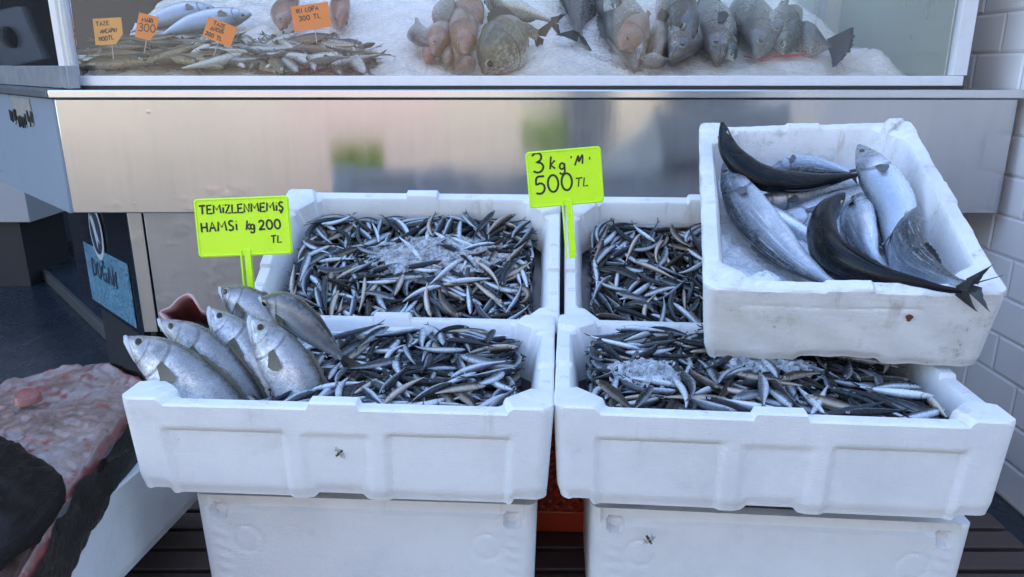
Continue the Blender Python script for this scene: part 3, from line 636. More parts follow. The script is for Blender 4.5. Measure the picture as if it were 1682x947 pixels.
def make_fish(name, kind, pts, H, mats, label, cat='fish', group=None, roll=0., wr=.62, dors=None, tail=True, side=1, eye=True, pect=True, dorsal_fin=True, taillen=.2, fork=.45, twist_end=0., gape=0.):
    """pts: 3D snout..tail-root. roll 0: flank to the camera, back on the left of travel if side=+1. mats: body, fin, pect"""
    S_ = catmull(pts, 44); L = float(np.sum(np.linalg.norm(np.diff(S_, axis=0), axis=1))); hh = H / 2; ww = hh * wr
    mid = S_[len(S_) // 2]; view = C0 - mid; view /= np.linalg.norm(view)
    if dors is None:
        t0 = S_[-1] - S_[0]; t0 /= np.linalg.norm(t0); lat = np.cross(t0, view) * side; lat /= np.linalg.norm(lat)
        vw = np.cross(lat, t0) ; vw = vw if np.dot(vw, view) > 0 else -vw
        dors = lat * math.cos(R_(roll)) + vw * math.sin(R_(roll))
    T, D, Lt = frames(S_, dors, np.linspace(0, R_(twist_end), 44))
    sgn = 1 if np.dot(Lt[10], view) > 0 else -1
    org = S_[18]
    root = empty(name, tuple(org)); tag(root, label, cat, group)
    m = MB(); body_geo(m, kind, S_ - org, D, Lt, hh, ww, 22); m.build('body', mats[0], root, angle=80)
    def P(t, vd, out): # surface point: t, dorsal coordinate -1..1, outward
        i = int(t * 43); pr = interp_prof(kind, np.array([t]))[0]; c = vd; s = math.sqrt(max(0, 1 - c * c))
        return S_[i] - org + D[i] * c * hh * (pr[0] if c > 0 else pr[1]) + sgn * Lt[i] * pr[2] * ww * s * out, i
    if kind == 'blue':
        m = MB(); js = [S_[i] - org - D[i] * hh * interp_prof(kind, np.array([i / 43]))[0][1] * .66 - T[0] * x for i, x in ((8, 0.), (5, .001), (3, .002), (1, .0045), (0, .006))]; js[-1] = js[-1] + D[0] * .002
        m.tube(js, [hh * .20, hh * .22, hh * .19, hh * .14, hh * .06], 12); m.build('lower_jaw', plain('pale_jaw_skin', (.46, .50, .52), .3, 0, .2, 60), root, angle=80)
    if eye:
        te = .105 if kind != 'bonito' else .095
        for s2 in (1, -1):
            i = int(te * 43); pr = interp_prof(kind, np.array([te]))[0]; c = .28
            p = S_[i] - org + D[i] * c * hh * pr[0] + s2 * Lt[i] * pr[2] * ww * math.sqrt(1 - c * c) * .93
            r = max(.0035, H * (.085 if kind != 'bream' else .078)); m = MB(); nrm = Lt[i] * s2
            a1, b1 = T[i], D[i]; vs = []; nA = 14
            for rr, hz in ((1., -.25), (.94, .16), (.76, .33), (.70, .34), (.0, .50)):
                if rr == 0: vs.append(p + nrm * r * hz)
                else: vs += [p + (a1 * math.cos(w) + b1 * math.sin(w)) * r * rr + nrm * r * hz for w in np.linspace(0, 2 * math.pi, nA + 1)[:-1]]
            f1 = [(q * nA + k, q * nA + (k + 1) % nA, (q + 1) * nA + (k + 1) % nA, (q + 1) * nA + k) for q in range(2) for k in range(nA)]
            f2 = [(q * nA + k, q * nA + (k + 1) % nA, (q + 1) * nA + (k + 1) % nA, (q + 1) * nA + k) for q in range(2, 3) for k in range(nA)] + [(3 * nA + k, 3 * nA + (k + 1) % nA, 4 * nA) for k in range(nA)]
            m.add(vs, f1 + f2); m.mi = [0] * len(f1) + [1] * len(f2); m.build('eye', [M['eyeball'], M['pupil']], root, angle=80)
    if pect:
        pl = (.17 if kind != 'bonito' else .125) * L
        for s2 in (1, -1):
            i = int(.275 * 43); pr = interp_prof(kind, np.array([.275]))[0]
            b = S_[i] - org + s2 * Lt[i] * pr[2] * ww * .99 - D[i] * hh * .05; m = MB()
            pl *= .78; fan(m, b + D[i] * hh * .11, b - D[i] * hh * .13, b + T[i] * pl * .86 + D[i] * hh * .04 + Lt[i] * s2 * .004, b + T[i] * pl * .55 - D[i] * hh * .42 + Lt[i] * s2 * .004, Lt[i] * s2, 9, 6, .003, -.32, .0009); m.build('pectoral_fin', mats[2 if len(mats) > 2 else 1], root, angle=80)
    if dorsal_fin:
        m = MB(); t0_, t1_ = (.36, .80) if kind == 'blue' else (.55, .78) if kind == 'bonito' else (.3, .82)
        i0, i1 = int(t0_ * 43), int(t1_ * 43); nseg = i1 - i0; vs = []; uv = []; hf = {'blue': .22, 'bonito': .20, 'bream': .34, 'anch': .3}[kind] * hh
        for s2 in (1, -1):
            vs = []; uv = []
            for i in range(i0, i1 + 1):
                q = (i - i0) / nseg; pr = interp_prof(kind, np.array([i / 43]))[0]; b = S_[i] - org + D[i] * hh * pr[0] * .96; up = hf * (math.sin(math.pi * min(1, q * .8 + .18)) ** .6) * (1 - .25 * (i % 2))
                vs += [b + Lt[i] * .0008 * s2, b + D[i] * up + T[i] * up * .6 + Lt[i] * .0003 * s2]; uv += [(0, q), (1, q)]
            m.add(vs, [(2 * k, 2 * k + 1, 2 * k + 3, 2 * k + 2) for k in range(nseg)], 0, uv)
        m.build('dorsal_fin', mats[1], root, angle=80)
    if tail:
        e = S_[-1] - org - T[-1] * L * .02; Lf = taillen * L; m = MB(); pr = hh * .2; spread = H * .55 if kind != 'bonito' else H * .46
        for s2 in (1, -1):
            fan(m, e + D[-1] * s2 * pr * .9, e - D[-1] * s2 * pr * .1, e + T[-1] * Lf + D[-1] * s2 * spread, e + T[-1] * Lf * (1 - fork) + D[-1] * s2 * pr * .3, Lt[-1], 6, 7, s2 * .004, .12, .0011, .06)
        m.build('tail_fin', mats[1], root, angle=80)
    return root

MF = {}
MF['blue'] = [fish_mat('bluefish_skin_%s' % k, bk, (.40, .41, .44), (.92, .95, .98), .23, .35, .18, .26, 4.2, 120, .5, .24, head=hd, rnd=.2, spec=.4, coat=.5, scalec=.24, bspan=.13) for k, bk, hd in (('olive', (.040, .040, .028), (.30, .30, .30)), ('grey', (.028, .031, .034), (.11, .11, .108)))]
MF['fin'] = fin_mat('olive_fin', (.06, .058, .042), (.12, .11, .075)); MF['pect'] = fin_mat('yellow_brown_fin', (.10, .085, .045), (.19, .165, .10)); MF['dfin'] = fin_mat('dark_fin', (.012, .014, .018), (.04, .042, .048)); MF['gfin'] = fin_mat('grey_fin', (.09, .10, .12), (.16, .17, .19))
MF['bon'] = fish_mat('bonito_skin', (.012, .017, .024), (.30, .36, .44), (.72, .80, .90), .40, .60, .35, .26, 4.5, 160, .30, .24, head=(.12, .14, .17), rnd=.1, streak=.3)
MF['bon_dark'] = fish_mat('dark_bonito_skin', (.002, .003, .005), (.008, .011, .017), (.16, .21, .28), .55, .80, .10, .22, 4.5, 160, .3, .24, head=(.012, .015, .02), rnd=.1, coat=.10, spec=.16, streak=.08)
MF['bon_pale'] = fish_mat('pale_bonito_skin', (.03, .04, .055), (.36, .42, .50), (.70, .78, .88), .22, .46, .35, .26, 4.5, 160, .2, .24, head=(.30, .31, .33), rnd=.1)
MF['anch'] = [fish_mat('anchovy_skin_%d' % i, bk, fl, be, s0, s0 + .07, .25, .24, 6., 60, .10, .16, True, rnd=.4, coat=.04, spec=.18) for i, (bk, fl, be, s0) in enumerate([
    ((.003, .005, .008), (.60, .68, .76), (.66, .72, .78), .50), ((.002, .003, .005), (.20, .23, .27), (.50, .56, .62), .66), ((.006, .006, .006), (.30, .25, .20), (.60, .55, .49), .52)])]

# ------------------------------------------------------------------ BLUEFISH in the front left box
def pix(L_): return [at(a, b, y) for a, b, y in L_]
mb = [MF['blue'][0], MF['fin'], MF['pect']]; mg = [MF['blue'][1], MF['fin'], MF['pect']]
gb = 'large silver fish leaning in the front left box'
make_fish('silver_fish', 'blue', pix([(210, 555, 1.055), (262, 588, 1.04), (318, 634, 1.03), (385, 690, 1.03), (455, 735, 1.05)]), .080, mb, 'large silver fish lowest left, snout over the box corner', group=gb, side=-1, roll=10, tail=False)
make_fish('silver_fish', 'blue', pix([(264, 527, 1.12), (318, 560, 1.10), (372, 618, 1.08), (425, 685, 1.07), (490, 735, 1.08)]), .068, mb, 'silver fish second from left, half under the lowest left fish', group=gb, side=-1, roll=22, tail=False)
make_fish('silver_fish', 'blue', pix([(346, 508, 1.16), (384, 552, 1.135), (424, 612, 1.11), (455, 680, 1.09), (500, 735, 1.10)]), .075, mb, 'silver fish in the middle of the group with a yellow-brown side fin', group=gb, side=-1, roll=8, tail=False)
make_fish('silver_fish', 'blue', pix([(364, 474, 1.25), (408, 503, 1.225), (450, 540, 1.2), (500, 600, 1.18)]), .072, mg, 'grey headed silver fish furthest back under the dark one', group=gb, side=-1, roll=25, tail=False)
make_fish('silver_fish', 'blue', pix([(413, 523, 1.105), (448, 566, 1.09), (484, 622, 1.07), (512, 690, 1.06), (545, 740, 1.08)]), .078, mb, 'silver fish at the right end of the front row', group=gb, side=-1, roll=14, tail=False)
make_fish('silver_fish', 'blue', pix([(430, 490, 1.185), (478, 512, 1.165), (525, 552, 1.15), (562, 588, 1.14)]), .068, mg, 'grey backed fish lying across the others with its forked tail shown', group=gb, side=-1, roll=52, taillen=.3, fork=.55)
# gaping fish behind the second one
def gaping():
    pts = [(263, 512), (280, 506), (292, 493), (304, 485), (313, 486), (321, 498), (330, 512), (344, 519), (343, 538), (330, 552), (305, 546), (280, 530)]
    root = empty('gaping_fish', tuple(at(305, 545, 1.16))); tag(root, 'fish with its wide open pink mouth pointing up behind the silver fish', 'fish')
    org = np.array(root.location)
    n = NT('raw_pink_mouth'); o = n.obj(); uv = n.n('UVMap').outputs[0]; sp = n.n('SeparateXYZ', {0: uv})
    c = n.mix(n.noise(60, 5, .7, o), (.13, .030, .028), (.34, .12, .11)); c = n.mix(n.rng(sp.outputs[0], .80, 1.), c, (.44, .26, .24))
    mat = n.bsdf(Base_Color=c, Roughness=.25, Normal=n.bump(n.noise(80, 4, .6, o), .4, .002), Coat_Weight=.4)
    P = catmull([(*p, 0) for p in pts + pts[:1]], 49)[:-1, :2]; m = MB(); vs = []; uvs = []; rings = 9; ap = at(322, 532, 1.24)
    for s in range(rings):
        q = 1 - s / (rings - 1) * .97
        for k, (a, b) in enumerate(P):
            rim = at(a, b, 1.165 + .012 * math.sin(k * .26)); p = ap + (rim - ap) * q; p = p + np.array([0, .03, -.012]) * math.sin(math.pi * q) * .6
            vs.append(p - org); uvs.append((q, k / 48))
    N = 48; fs = [(s * N + k, s * N + (k + 1) % N, (s + 1) * N + (k + 1) % N, (s + 1) * N + k) for s in range(rings - 1) for k in range(N)] + [tuple((rings - 1) * N + k for k in range(N))]
    m.add(vs, fs, 0, uvs); ob = m.build('open_mouth', mat, root, angle=80); sm = ob.modifiers.new('thick', 'SOLIDIFY'); sm.thickness = .004; sm.offset = 1
    S_ = catmull([at(318, 530, 1.22), at(340, 575, 1.2), at(365, 640, 1.17)], 30); T, D, Lt = frames(S_, (1, 0, .4)); m = MB(); body_geo(m, 'anch', S_ - org, D, Lt, .03, .022, 16); m.build('body', MF['blue'][1], root, angle=80)
gaping()

# ------------------------------------------------------------------ BONITOS in the tilted box
UM = BX['UR']; un = np.array(UM.to_3x3() @ Vector((0, 0, 1)))
def ul(px, py, lz): return atp(px, py, np.array(UM @ Vector((0, 0, lz))), un)
def upx(L_): return [ul(*p) for p in L_]
bd = [MF['bon_dark'], MF['dfin'], MF['dfin']]; bs = [MF['bon'], MF['dfin'], MF['gfin']]; bp = [MF['bon_pale'], MF['dfin'], MF['gfin']]
gu = 'large fish in the tilted box'
make_fish('large_fish', 'bonito', upx([(1262, 282, -.06), (1310, 272, -.055), (1360, 276, -.055), (1396, 283, -.05)]), .05, bs, 'grey fish along the back wall behind the curved black one', group=gu, side=1, roll=40)
make_fish('large_fish', 'bonito', upx([(1186, 201, .045), (1202, 252, .008), (1250, 290, -.025), (1325, 298, -.04), (1425, 284, -.045)]), .066, bd, 'curved black fish in the back left corner of the tilted box', group=gu, side=1, roll=60, tail=False, pect=False)
make_fish('large_fish', 'bonito', upx([(1232, 330, -.075), (1290, 330, -.075), (1360, 315, -.075), (1430, 296, -.075)]), .06, bp, 'pinkish silver fish under the black one', group=gu, side=1, roll=-10, tail=False)
make_fish('large_fish', 'bonito', upx([(1262, 366, -.08), (1330, 350, -.07), (1390, 325, -.07), (1440, 300, -.07)]), .052, bp, 'pale silver fish running up to the right in the middle', group=gu, side=-1, roll=-30, tail=False)
make_fish('large_fish', 'bonito', upx([(1225, 335, -.085), (1280, 370, -.08), (1330, 395, -.08), (1375, 420, -.08)]), .06, bp, 'pale fish showing its belly beside the big silver one', group=gu, side=1, roll=-40, tail=False, pect=False)
make_fish('large_fish', 'bonito', upx([(1190, 268, -.02), (1222, 332, -.035), (1284, 408, -.04), (1352, 458, -.035), (1400, 478, -.03)]), .074, bs, 'big bright silver fish slanting down the left side', group=gu, side=1, roll=12, tail=False)
make_fish('large_fish', 'bonito', upx([(1413, 318, -.055), (1408, 365, -.055), (1430, 420, -.06), (1470, 450, -.07)]), .066, [MF['bon'], MF['dfin'], MF['dfin']], 'dull grey fish between the black fish and the upright silver one', group=gu, side=1, roll=-20, tail=False)
make_fish('large_fish', 'bonito', upx([(1411, 239, .012), (1440, 285, -.005), (1470, 340, -.035), (1470, 400, -.06), (1462, 450, -.07)]), .072, bp, 'upright silver fish with dark mottled head at the right', group=gu, side=1, roll=8, tail=False)
make_fish('large_fish', 'bonito', upx([(1386, 319, -.005), (1352, 362, -.012), (1362, 415, -.018), (1430, 455, -.012), (1530, 472, .0), (1580, 478, .006)]), .076, bd, 'curved black fish in the middle with its tail over the front rim', group=gu, side=-1, roll=48, taillen=.075, pect=False)
make_fish('large_fish', 'bonito', upx([(1507, 342, -.0), (1488, 388, -.02), (1500, 428, -.025), (1545, 456, -.005), (1592, 466, .012)]), .074, [MF['bon'], MF['dfin'], MF['gfin']], 'dark backed fish at the right edge with a long thin tail ray', group=gu, side=-1, roll=40, taillen=.16)
ft = bpy.data.objects.get('large_fish.009'); m = MB(); m.tube([Vector(p) - ft.location for p in upx([(1592, 468, .012), (1615, 461, .016), (1648, 452, .03)])], [.0016, .001, .0005], 6); m.build('tail_ray', MF['dfin'], ft)

# ------------------------------------------------------------------ ICE sheets
def lump_sheet(name, outline, zfun, mat, label, amp=.012, rings=14, seed=1, kind='stuff', base=-.02):
    """outline: list of 3D points (closed); builds a bulged lumpy cap"""
    rs = np.random.default_rng(seed); O = catmull(list(outline) + [outline[0]], 97)[:-1]; c = O.mean(0); m = MB(); vs = []; N = 96
    ph = rs.uniform(0, 6.28, (6, 2)); fr = rs.uniform(30, 120, (6, 2))
    for s in range(rings):
        q = 1 - s / (rings - 1) * .985
        for k in range(N):
            p = c + (O[k] - c) * q * (1 + .05 * math.sin(k * 1.7 + seed) * (s == 0)); l = sum(math.sin(p[0] * fr[j, 0] + ph[j, 0]) * math.sin(p[1] * fr[j, 1] + ph[j, 1]) for j in range(6)) / 6
            vs.append(p + np.array([0, 0, 1]) * (zfun(q) + amp * l * (1 - q ** 6) + rs.normal(0, amp * .12)))
    fs = [(s * N + k, s * N + (k + 1) % N, (s + 1) * N + (k + 1) % N, (s + 1) * N + k) for s in range(rings - 1) for k in range(N)] + [tuple((rings - 1) * N + k for k in range(N))]
    m.add(vs, fs); return tag(m.build(name, mat, angle=80), label, 'ice', None, kind)
# ice under the large fish: local sheet in the tilted box
def ur_ice():
    m = MB(); nx, ny = 50, 70; vs = []; rs = np.random.default_rng(5); ph = rs.uniform(0, 6.28, 8)
    for j in range(ny + 1):
        for i in range(nx + 1):
            x = -.172 + .344 * i / nx; y = -.256 + .512 * j / ny; l = sum(math.sin(x * (35 + 22 * k) + ph[k]) * math.sin(y * (31 + 19 * k) + ph[-k - 1]) for k in range(5)) / 5
            vs.append(tuple(UM @ Vector((x, y, -.082 + .014 * l + rs.normal(0, .0012) + .022 * max(0, (-y - .1) / .15) * max(0, -x / .17)))))
    m.add(vs, [(j * (nx + 1) + i, j * (nx + 1) + i + 1, (j + 1) * (nx + 1) + i + 1, (j + 1) * (nx + 1) + i) for j in range(ny) for i in range(nx)])
    tag(m.build('crushed_ice', M['ice'], angle=80), 'crushed ice under the large fish in the tilted box', 'ice', None, 'stuff')
ur_ice()
def ice_chunk(pxs, lz, label):
    P = [ul(a, b, lz) for a, b in pxs]; o = lump_sheet('ice_chunk', P, lambda q: .012 * (1 - q * q), M['ice'], label, .004, 8, 3, None); return o
ice_chunk([(1212, 465), (1240, 450), (1262, 444), (1282, 458), (1283, 476), (1240, 478)], -.022, 'flat white ice lump in the front left corner of the tilted box')

# ------------------------------------------------------------------ ANCHOVY heaps
def drop_heap(key, nfish, x0, x1, y0, y1, zbase, target, seed, rate_dark=.3, Lr=(.074, .100)):
    rs = np.random.default_rng(seed); res = .003; gx = int((x1 - x0) / res) + 1; gy = int((y1 - y0) / res) + 1
    G = np.full((gx, gy), zbase); own = np.full((gx, gy), -1, int); out = []
    XX, YY = np.meshgrid(x0 + res * np.arange(gx), y0 + res * np.arange(gy), indexing='ij'); TG = target(XX, YY)
    t = np.linspace(0, 1, 13); pr = interp_prof('anch', t)
    for f in range(nfish):
        best = None
        for tr in range(6):
            L = rs.uniform(*Lr); hh = L * rs.uniform(.076, .094); ww = hh * .68; yaw = rs.uniform(0, 2 * math.pi); kap = rs.normal(0, 7.) ; k2 = rs.normal(0, 45)
            if rs.random() < .15: kap *= 2.2
            roll = rs.normal(0, .55) + (math.pi if rs.random() < .5 else 0) + (math.pi / 2 if rs.random() < rate_dark else 0) * rs.choice([-1, 1])
            s = (t - .5) * L; a = yaw + kap * s + k2 * s * s; dx = np.cos(a) * L / 12; dy = np.sin(a) * L / 12
            px = np.cumsum(dx) - dx.sum() / 2; py = np.cumsum(dy) - dy.sum() / 2
            cx = rs.uniform(x0, x1); cy = rs.uniform(y0, y1); mg = .006
            cx = min(max(cx, x0 + mg - px.min()), x1 - mg - px.max()); cy = min(max(cy, y0 + mg - py.min()), y1 - mg - py.max()); px = px + cx; py = py + cy
            ii = np.clip(((px - x0) / res).round().astype(int), 0, gx - 1); jj = np.clip(((py - y0) / res).round().astype(int), 0, gy - 1)
            hgt = G[ii, jj]; sc = np.mean(hgt - TG[ii, jj]) + .25 * np.std(hgt)
            if best is None or sc < best[0]: best = (sc, L, hh, ww, roll, px, py, ii, jj, hgt, s)
        _, L, hh, ww, roll, px, py, ii, jj, hgt, s = best
        A = np.stack([np.ones(13), s, s * s * 8], 1); reg = np.diag([0, 1e-3, .01]); co = np.linalg.solve(A.T @ A + reg * 13, A.T @ hgt)
        co[1] = np.clip(co[1], -.5, .5); co[2] = np.clip(co[2], -1.4, .8); z = A @ co; z += np.quantile(hgt - z, .66)
        # vertical half thickness (back axis is lying sideways when roll = 0)
        vt = abs(math.cos(roll)) * ww + abs(math.sin(roll)) * hh; hz = abs(math.cos(roll)) * hh + abs(math.sin(roll)) * ww
        zc = z + vt * .80
        P3 = np.stack([px, py, zc], 1)
        for q in np.linspace(0, 12, 37):
            i0 = int(min(q, 11)); fr = q - i0; p = P3[i0] * (1 - fr) + P3[i0 + 1] * fr; w = np.interp(q / 12, t, pr[:, 2]); rr = hz * w; rv = vt * w
            ci = (p[0] - x0) / res; cj = (p[1] - y0) / res; k = int(rr / res) + 1
            a0, a1, b0, b1 = max(0, int(ci) - k), min(gx, int(ci) + k + 2), max(0, int(cj) - k), min(gy, int(cj) + k + 2)
            if a0 >= a1 or b0 >= b1: continue
            dd = np.hypot(np.arange(a0, a1)[:, None] - ci, np.arange(b0, b1)[None] - cj) * res / max(rr, 1e-4)
            top = np.where(dd < 1, p[2] + rv * np.sqrt(np.maximum(0, 1 - dd * dd)), -9); sub = G[a0:a1, b0:b1]; mk = top > sub; sub[mk] = top[mk]; own[a0:a1, b0:b1][mk] = f
        out.append((P3, roll, hh, ww, key, int(rs.choice(3, p=[.42, .36, .22]))))
    cnt = np.bincount(own[own >= 0].ravel(), minlength=nfish)
    Mx = BX[key]; d = depth(np.array(Mx.translation))
    return [(cnt[f] / d ** 2, *out[f]) for f in range(nfish)]
def anchovy_geo(P3, roll, hh, ww, Mx):
    P3 = np.array([tuple(Mx @ Vector(p)) for p in P3]); Zl = np.array(Mx.to_3x3() @ Vector((0, 0, 1)))
    S_ = catmull(P3, 17); T = np.gradient(S_, axis=0); T /= np.linalg.norm(T, axis=1)[:, None]
    sd = np.cross(T, Zl); sd /= np.linalg.norm(sd, axis=1)[:, None]; upv = np.cross(sd, T)
    D = sd * math.cos(roll) + upv * math.sin(roll); Lt = np.cross(T, D); m = MB(); body_geo(m, 'anch', S_, D, Lt, hh, ww, 10)
    e = S_[-1]; L = len(S_); tl = hh * 1.8
    for s2 in (1, -1):
        fan(m, e + D[-1] * s2 * hh * .2, e, e + T[-1] * tl + D[-1] * s2 * hh * .75, e + T[-1] * tl * .45 + D[-1] * s2 * hh * .15, Lt[-1], 2, 2, 0, 0, .0004)
    nb = 17 * 10; m.uv = m.uv[:nb] + [(.9, .12)] * (len(m.v) - nb)
    return m, S_[8]
heap = []
heap += drop_heap('FL', 640, -.245, .245, -.158, .158, -.085, lambda x, y: -.024 + .012 * sstep(-.02, .15, y) + .008 * np.sin(x * 17) - .03 * sstep(-.05, -.2, x), 11)
heap += drop_heap('FR', 820, -.248, .248, -.160, .160, -.082, lambda x, y: -.016 + .012 * sstep(-.02, .15, y) + .006 * np.sin(x * 13 + 1), 12)
heap += drop_heap('BL', 760, -.248, .248, -.160, .160, -.082, lambda x, y: -.040 + .006 * np.sin(x * 15) + .01 * np.cos(y * 9), 13, .25, (.070, .094))
heap += drop_heap('BR', 640, -.248, .248, -.160, .160, -.082, lambda x, y: -.038 + .006 * np.sin(x * 12), 14, .35, (.070, .094))
order = sorted(range(len(heap)), key=lambda i: -heap[i][0] * (.25 if heap[i][5] == 'BR' and heap[i][1][:, 0].mean() > -.02 else 1))
LAB = {'FL': 'small silver anchovy in the heap beside the large fish in the front left box', 'FR': 'small silver anchovy in the heap below the tilted box, front right', 'BL': 'small silver anchovy in the heap around the ice patch, back left box', 'BR': 'small silver anchovy in the heap left of the tilted box, back right'}
GRP = {'FL': 'anchovies in the front left box', 'FR': 'anchovies in the front right box', 'BL': 'anchovies in the back left box', 'BR': 'anchovies in the back right box'}
stuff = MB()
for rank, i in enumerate(order):
    sc, P3, roll, hh, ww, key, mi = heap[i]; g, org = anchovy_geo(P3, roll, hh, ww, BX[key])
    if rank < 298:
        o = g.build('anchovy', MF['anch'][mi], angle=80, origin=org); tag(o, LAB[key], 'anchovy', GRP[key])
    elif sc > 0: stuff.add(g.v, g.f, mi, g.uv)
so_ = stuff.build('anchovy_heap', MF['anch'], angle=80); tag(so_, 'mass of further anchovies filling the four foam boxes', 'anchovies', None, 'stuff')
gap_dark = plain('dark_shade_sheet', (.012, .012, .014), .2)  # added dark sheets stand in for shade in the gaps between fish
for key in ('FL', 'FR', 'BL', 'BR'):
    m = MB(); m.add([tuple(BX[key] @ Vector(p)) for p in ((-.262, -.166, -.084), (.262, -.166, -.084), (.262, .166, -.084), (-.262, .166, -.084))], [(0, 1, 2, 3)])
    tag(m.build('shade_sheet', gap_dark, smooth=False), {'FL': 'dark sheet added as shade under the fish, front left box', 'FR': 'dark sheet added as shade under the fish, front right box', 'BL': 'dark sheet added as shade under the fish, back left box', 'BR': 'dark sheet added as shade under the fish, back right box'}[key], 'backing', None, 'stuff')
# slush patches between the anchovies
def slush(key, cx, cy, rx, ry, lz, seed, label, mat):
    rs = np.random.default_rng(seed); n = 130; m = MB(); vs = []; keep = {}; fs = []; ph = rs.uniform(0, 6, 10)
    for j in range(n + 1):
        for i in range(n + 1):
            u = -1 + 2 * i / n; v = -1 + 2 * j / n; l = sum(math.sin(u * (4 + 3.1 * k) + ph[k]) * math.sin(v * (4 + 2.7 * k) + ph[9 - k]) for k in range(5)) / 5
            z = lz + .012 * (1 - u * u - v * v) + .014 * l + rs.normal(0, .0012) - .02 * max(0, math.hypot(u, v) - .85)
            h2 = sum(math.sin(u * (13 + 7 * k) + v * (5 - 4 * k) + ph[k]) * math.sin(v * (14 + 6 * k) - u * 4 * k + ph[9 - k]) for k in range(4)) / 4
            z += (.006 if key == 'BL' else .003) * h2; vs.append(tuple(BX[key] @ Vector((cx + rx * u, cy + ry * v, z)))); keep[(i, j)] = math.hypot(u, v) + .3 * l - .5 * h2 < .90
    for j in range(n):
        for i in range(n):
            if keep[(i, j)] and keep[(i + 1, j)] and keep[(i, j + 1)] and keep[(i + 1, j + 1)]: fs.append((j * (n + 1) + i, j * (n + 1) + i + 1, (j + 1) * (n + 1) + i + 1, (j + 1) * (n + 1) + i))
    m.add(vs, fs); tag(m.build('crushed_ice', mat, angle=80), label, 'ice', None, 'stuff')
slush('BL', .055, .025, .17, .07, -.024, 4, 'grey crushed ice melting over the anchovies, back left box', M['ice_grey'])
slush('FR', -.16, -.02, .065, .05, -.014, 8, 'grey slush between the anchovies, front right box', M['ice_grey'])
slush('FR', .03, .02, .09, .05, -.010, 9, 'grey slush under the front edge of the tilted box', M['ice_grey'])

# ------------------------------------------------------------------ PRICE SIGNS
def price_sign(px, py, Y, wpx, hpx, stick_px, rot, lines, label, lean=-8, yaw=0):
    c = at(px, py, Y); d = depth(c); w = wpx / F * d; h = hpx / F * d
    r = empty('price_sign', tuple(c)); r.rotation_euler = (R_(lean), R_(rot), R_(yaw)); tag(r, label, 'price sign', 'neon price signs')
    m = MB(); cr = .007; pl = []
    for cx, cz, a0 in ((w / 2 - cr, h / 2 - cr, 0), (-w / 2 + cr, h / 2 - cr, 90), (-w / 2 + cr, -h / 2 + cr, 180), (w / 2 - cr, -h / 2 + cr, 270)):
        pl += [(cx + cr * math.cos(R_(a0 + 18 * i)), cz + cr * math.sin(R_(a0 + 18 * i))) for i in range(6)]
    m.prism(pl, 1, -.0012, .0012); p = m.build('plate', M['neon'], r, bevel=.0006)
    m = MB(); m.tube([(x, -.0016, z) for x, z in [((a) * .965, b * .955) for a, b in pl + pl[:1]]], .0011, 6); m.build('raised_rim', M['neon'], p)
    m = MB(); sl_ = stick_px / F * d; m.box(-.0022, .0085, -.003, .003, -h / 2 - sl_, -h / 2 + .012); m.box(-.0095, -.0065, -.0042, .0042, -h / 2 - sl_ + .001, -h / 2 + .010); m.box(.0065, .0095, -.0042, .0042, -h / 2 - sl_ + .001, -h / 2 + .010); m.build('stake', M['neon'], r, bevel=.0008)
    m = MB()
    for (txt, x, z, hg, gap, tilt, sl2, rad) in lines: lettering(m, txt, x * w, z * h, hg * h, rad, gap, sl2, tilt, -.0016)
    m.build('handwriting', M['ink'], r)
price_sign(400, 372, 1.325, 156, 96, 60, -2.2, [('TEMiZLENMEMiŞ', -.445, .24, .142, .16, .5, 0, .0017), ('HAMSi', -.44, -.07, .16, .22, 1.5, 0, .0017), ('kg', .03, -.06, .16, .0, 1.5, .1, .0016), ('200', .17, -.06, .155, .2, 2, 0, .0017), ('TL', .28, -.30, .12, .2, 3, .1, .0014)],
           'neon yellow-green price sign reading TEMİZLENMEMİŞ HAMSİ Kg 200 TL')
price_sign(928, 291, 1.37, 124, 92, 88, -4.5, [('3', -.41, .13, .34, .2, 3, 0, .0019), ('k', -.19, .17, .22, .1, 3, .1, .0017), ('g', -.065, .14, .22, .1, 3, .1, .0017), ("'", .09, .15, .22, .1, 0, 0, .0012), ('m', .14, .20, .17, .1, 4, .35, .0016), ('ı', .33, .24, .2, .1, 0, 0, .0012), ('500', -.40, -.25, .30, .14, 3, .05, .0019), ('TL', .13, -.19, .15, .2, 2, .15, .0012)],
           "neon yellow-green price sign reading 3 Kg'mı 500 TL", yaw=3)

# ------------------------------------------------------------------ GLASS CASE CONTENTS
bn = np.array([0, -math.sin(R_(23)), math.cos(R_(23))]); T23 = math.tan(R_(23))
rs_ = np.random.default_rng(2); PHI = rs_.uniform(0, 6, 12)
def ice_z(x, y):
    l = sum(np.sin(x * (9 + 11 * k) + PHI[k]) * np.sin(y * (8 + 13 * k) + PHI[11 - k]) for k in range(6)) / 6
    e = sstep(1.12, .80, x); hump = .055 * np.exp(-((x - .86) / .16) ** 2) * sstep(2.0, 2.3, y) + .05 * np.exp(-((x - .98) / .05) ** 2 - ((y - 2.1) / .08) ** 2)
    return zglass - .017 + ((y - 1.97) * T23 + .014 * l) * e + hump
def bed(px, py, lift=0.):
    d = ray(px, py)
    for y in np.arange(1.99, 2.7, .004):
        p = C0 + d * (y / d[1])
        if p[2] <= ice_z(p[0], y) + lift: return p
    return C0 + d * (2.45 / d[1])
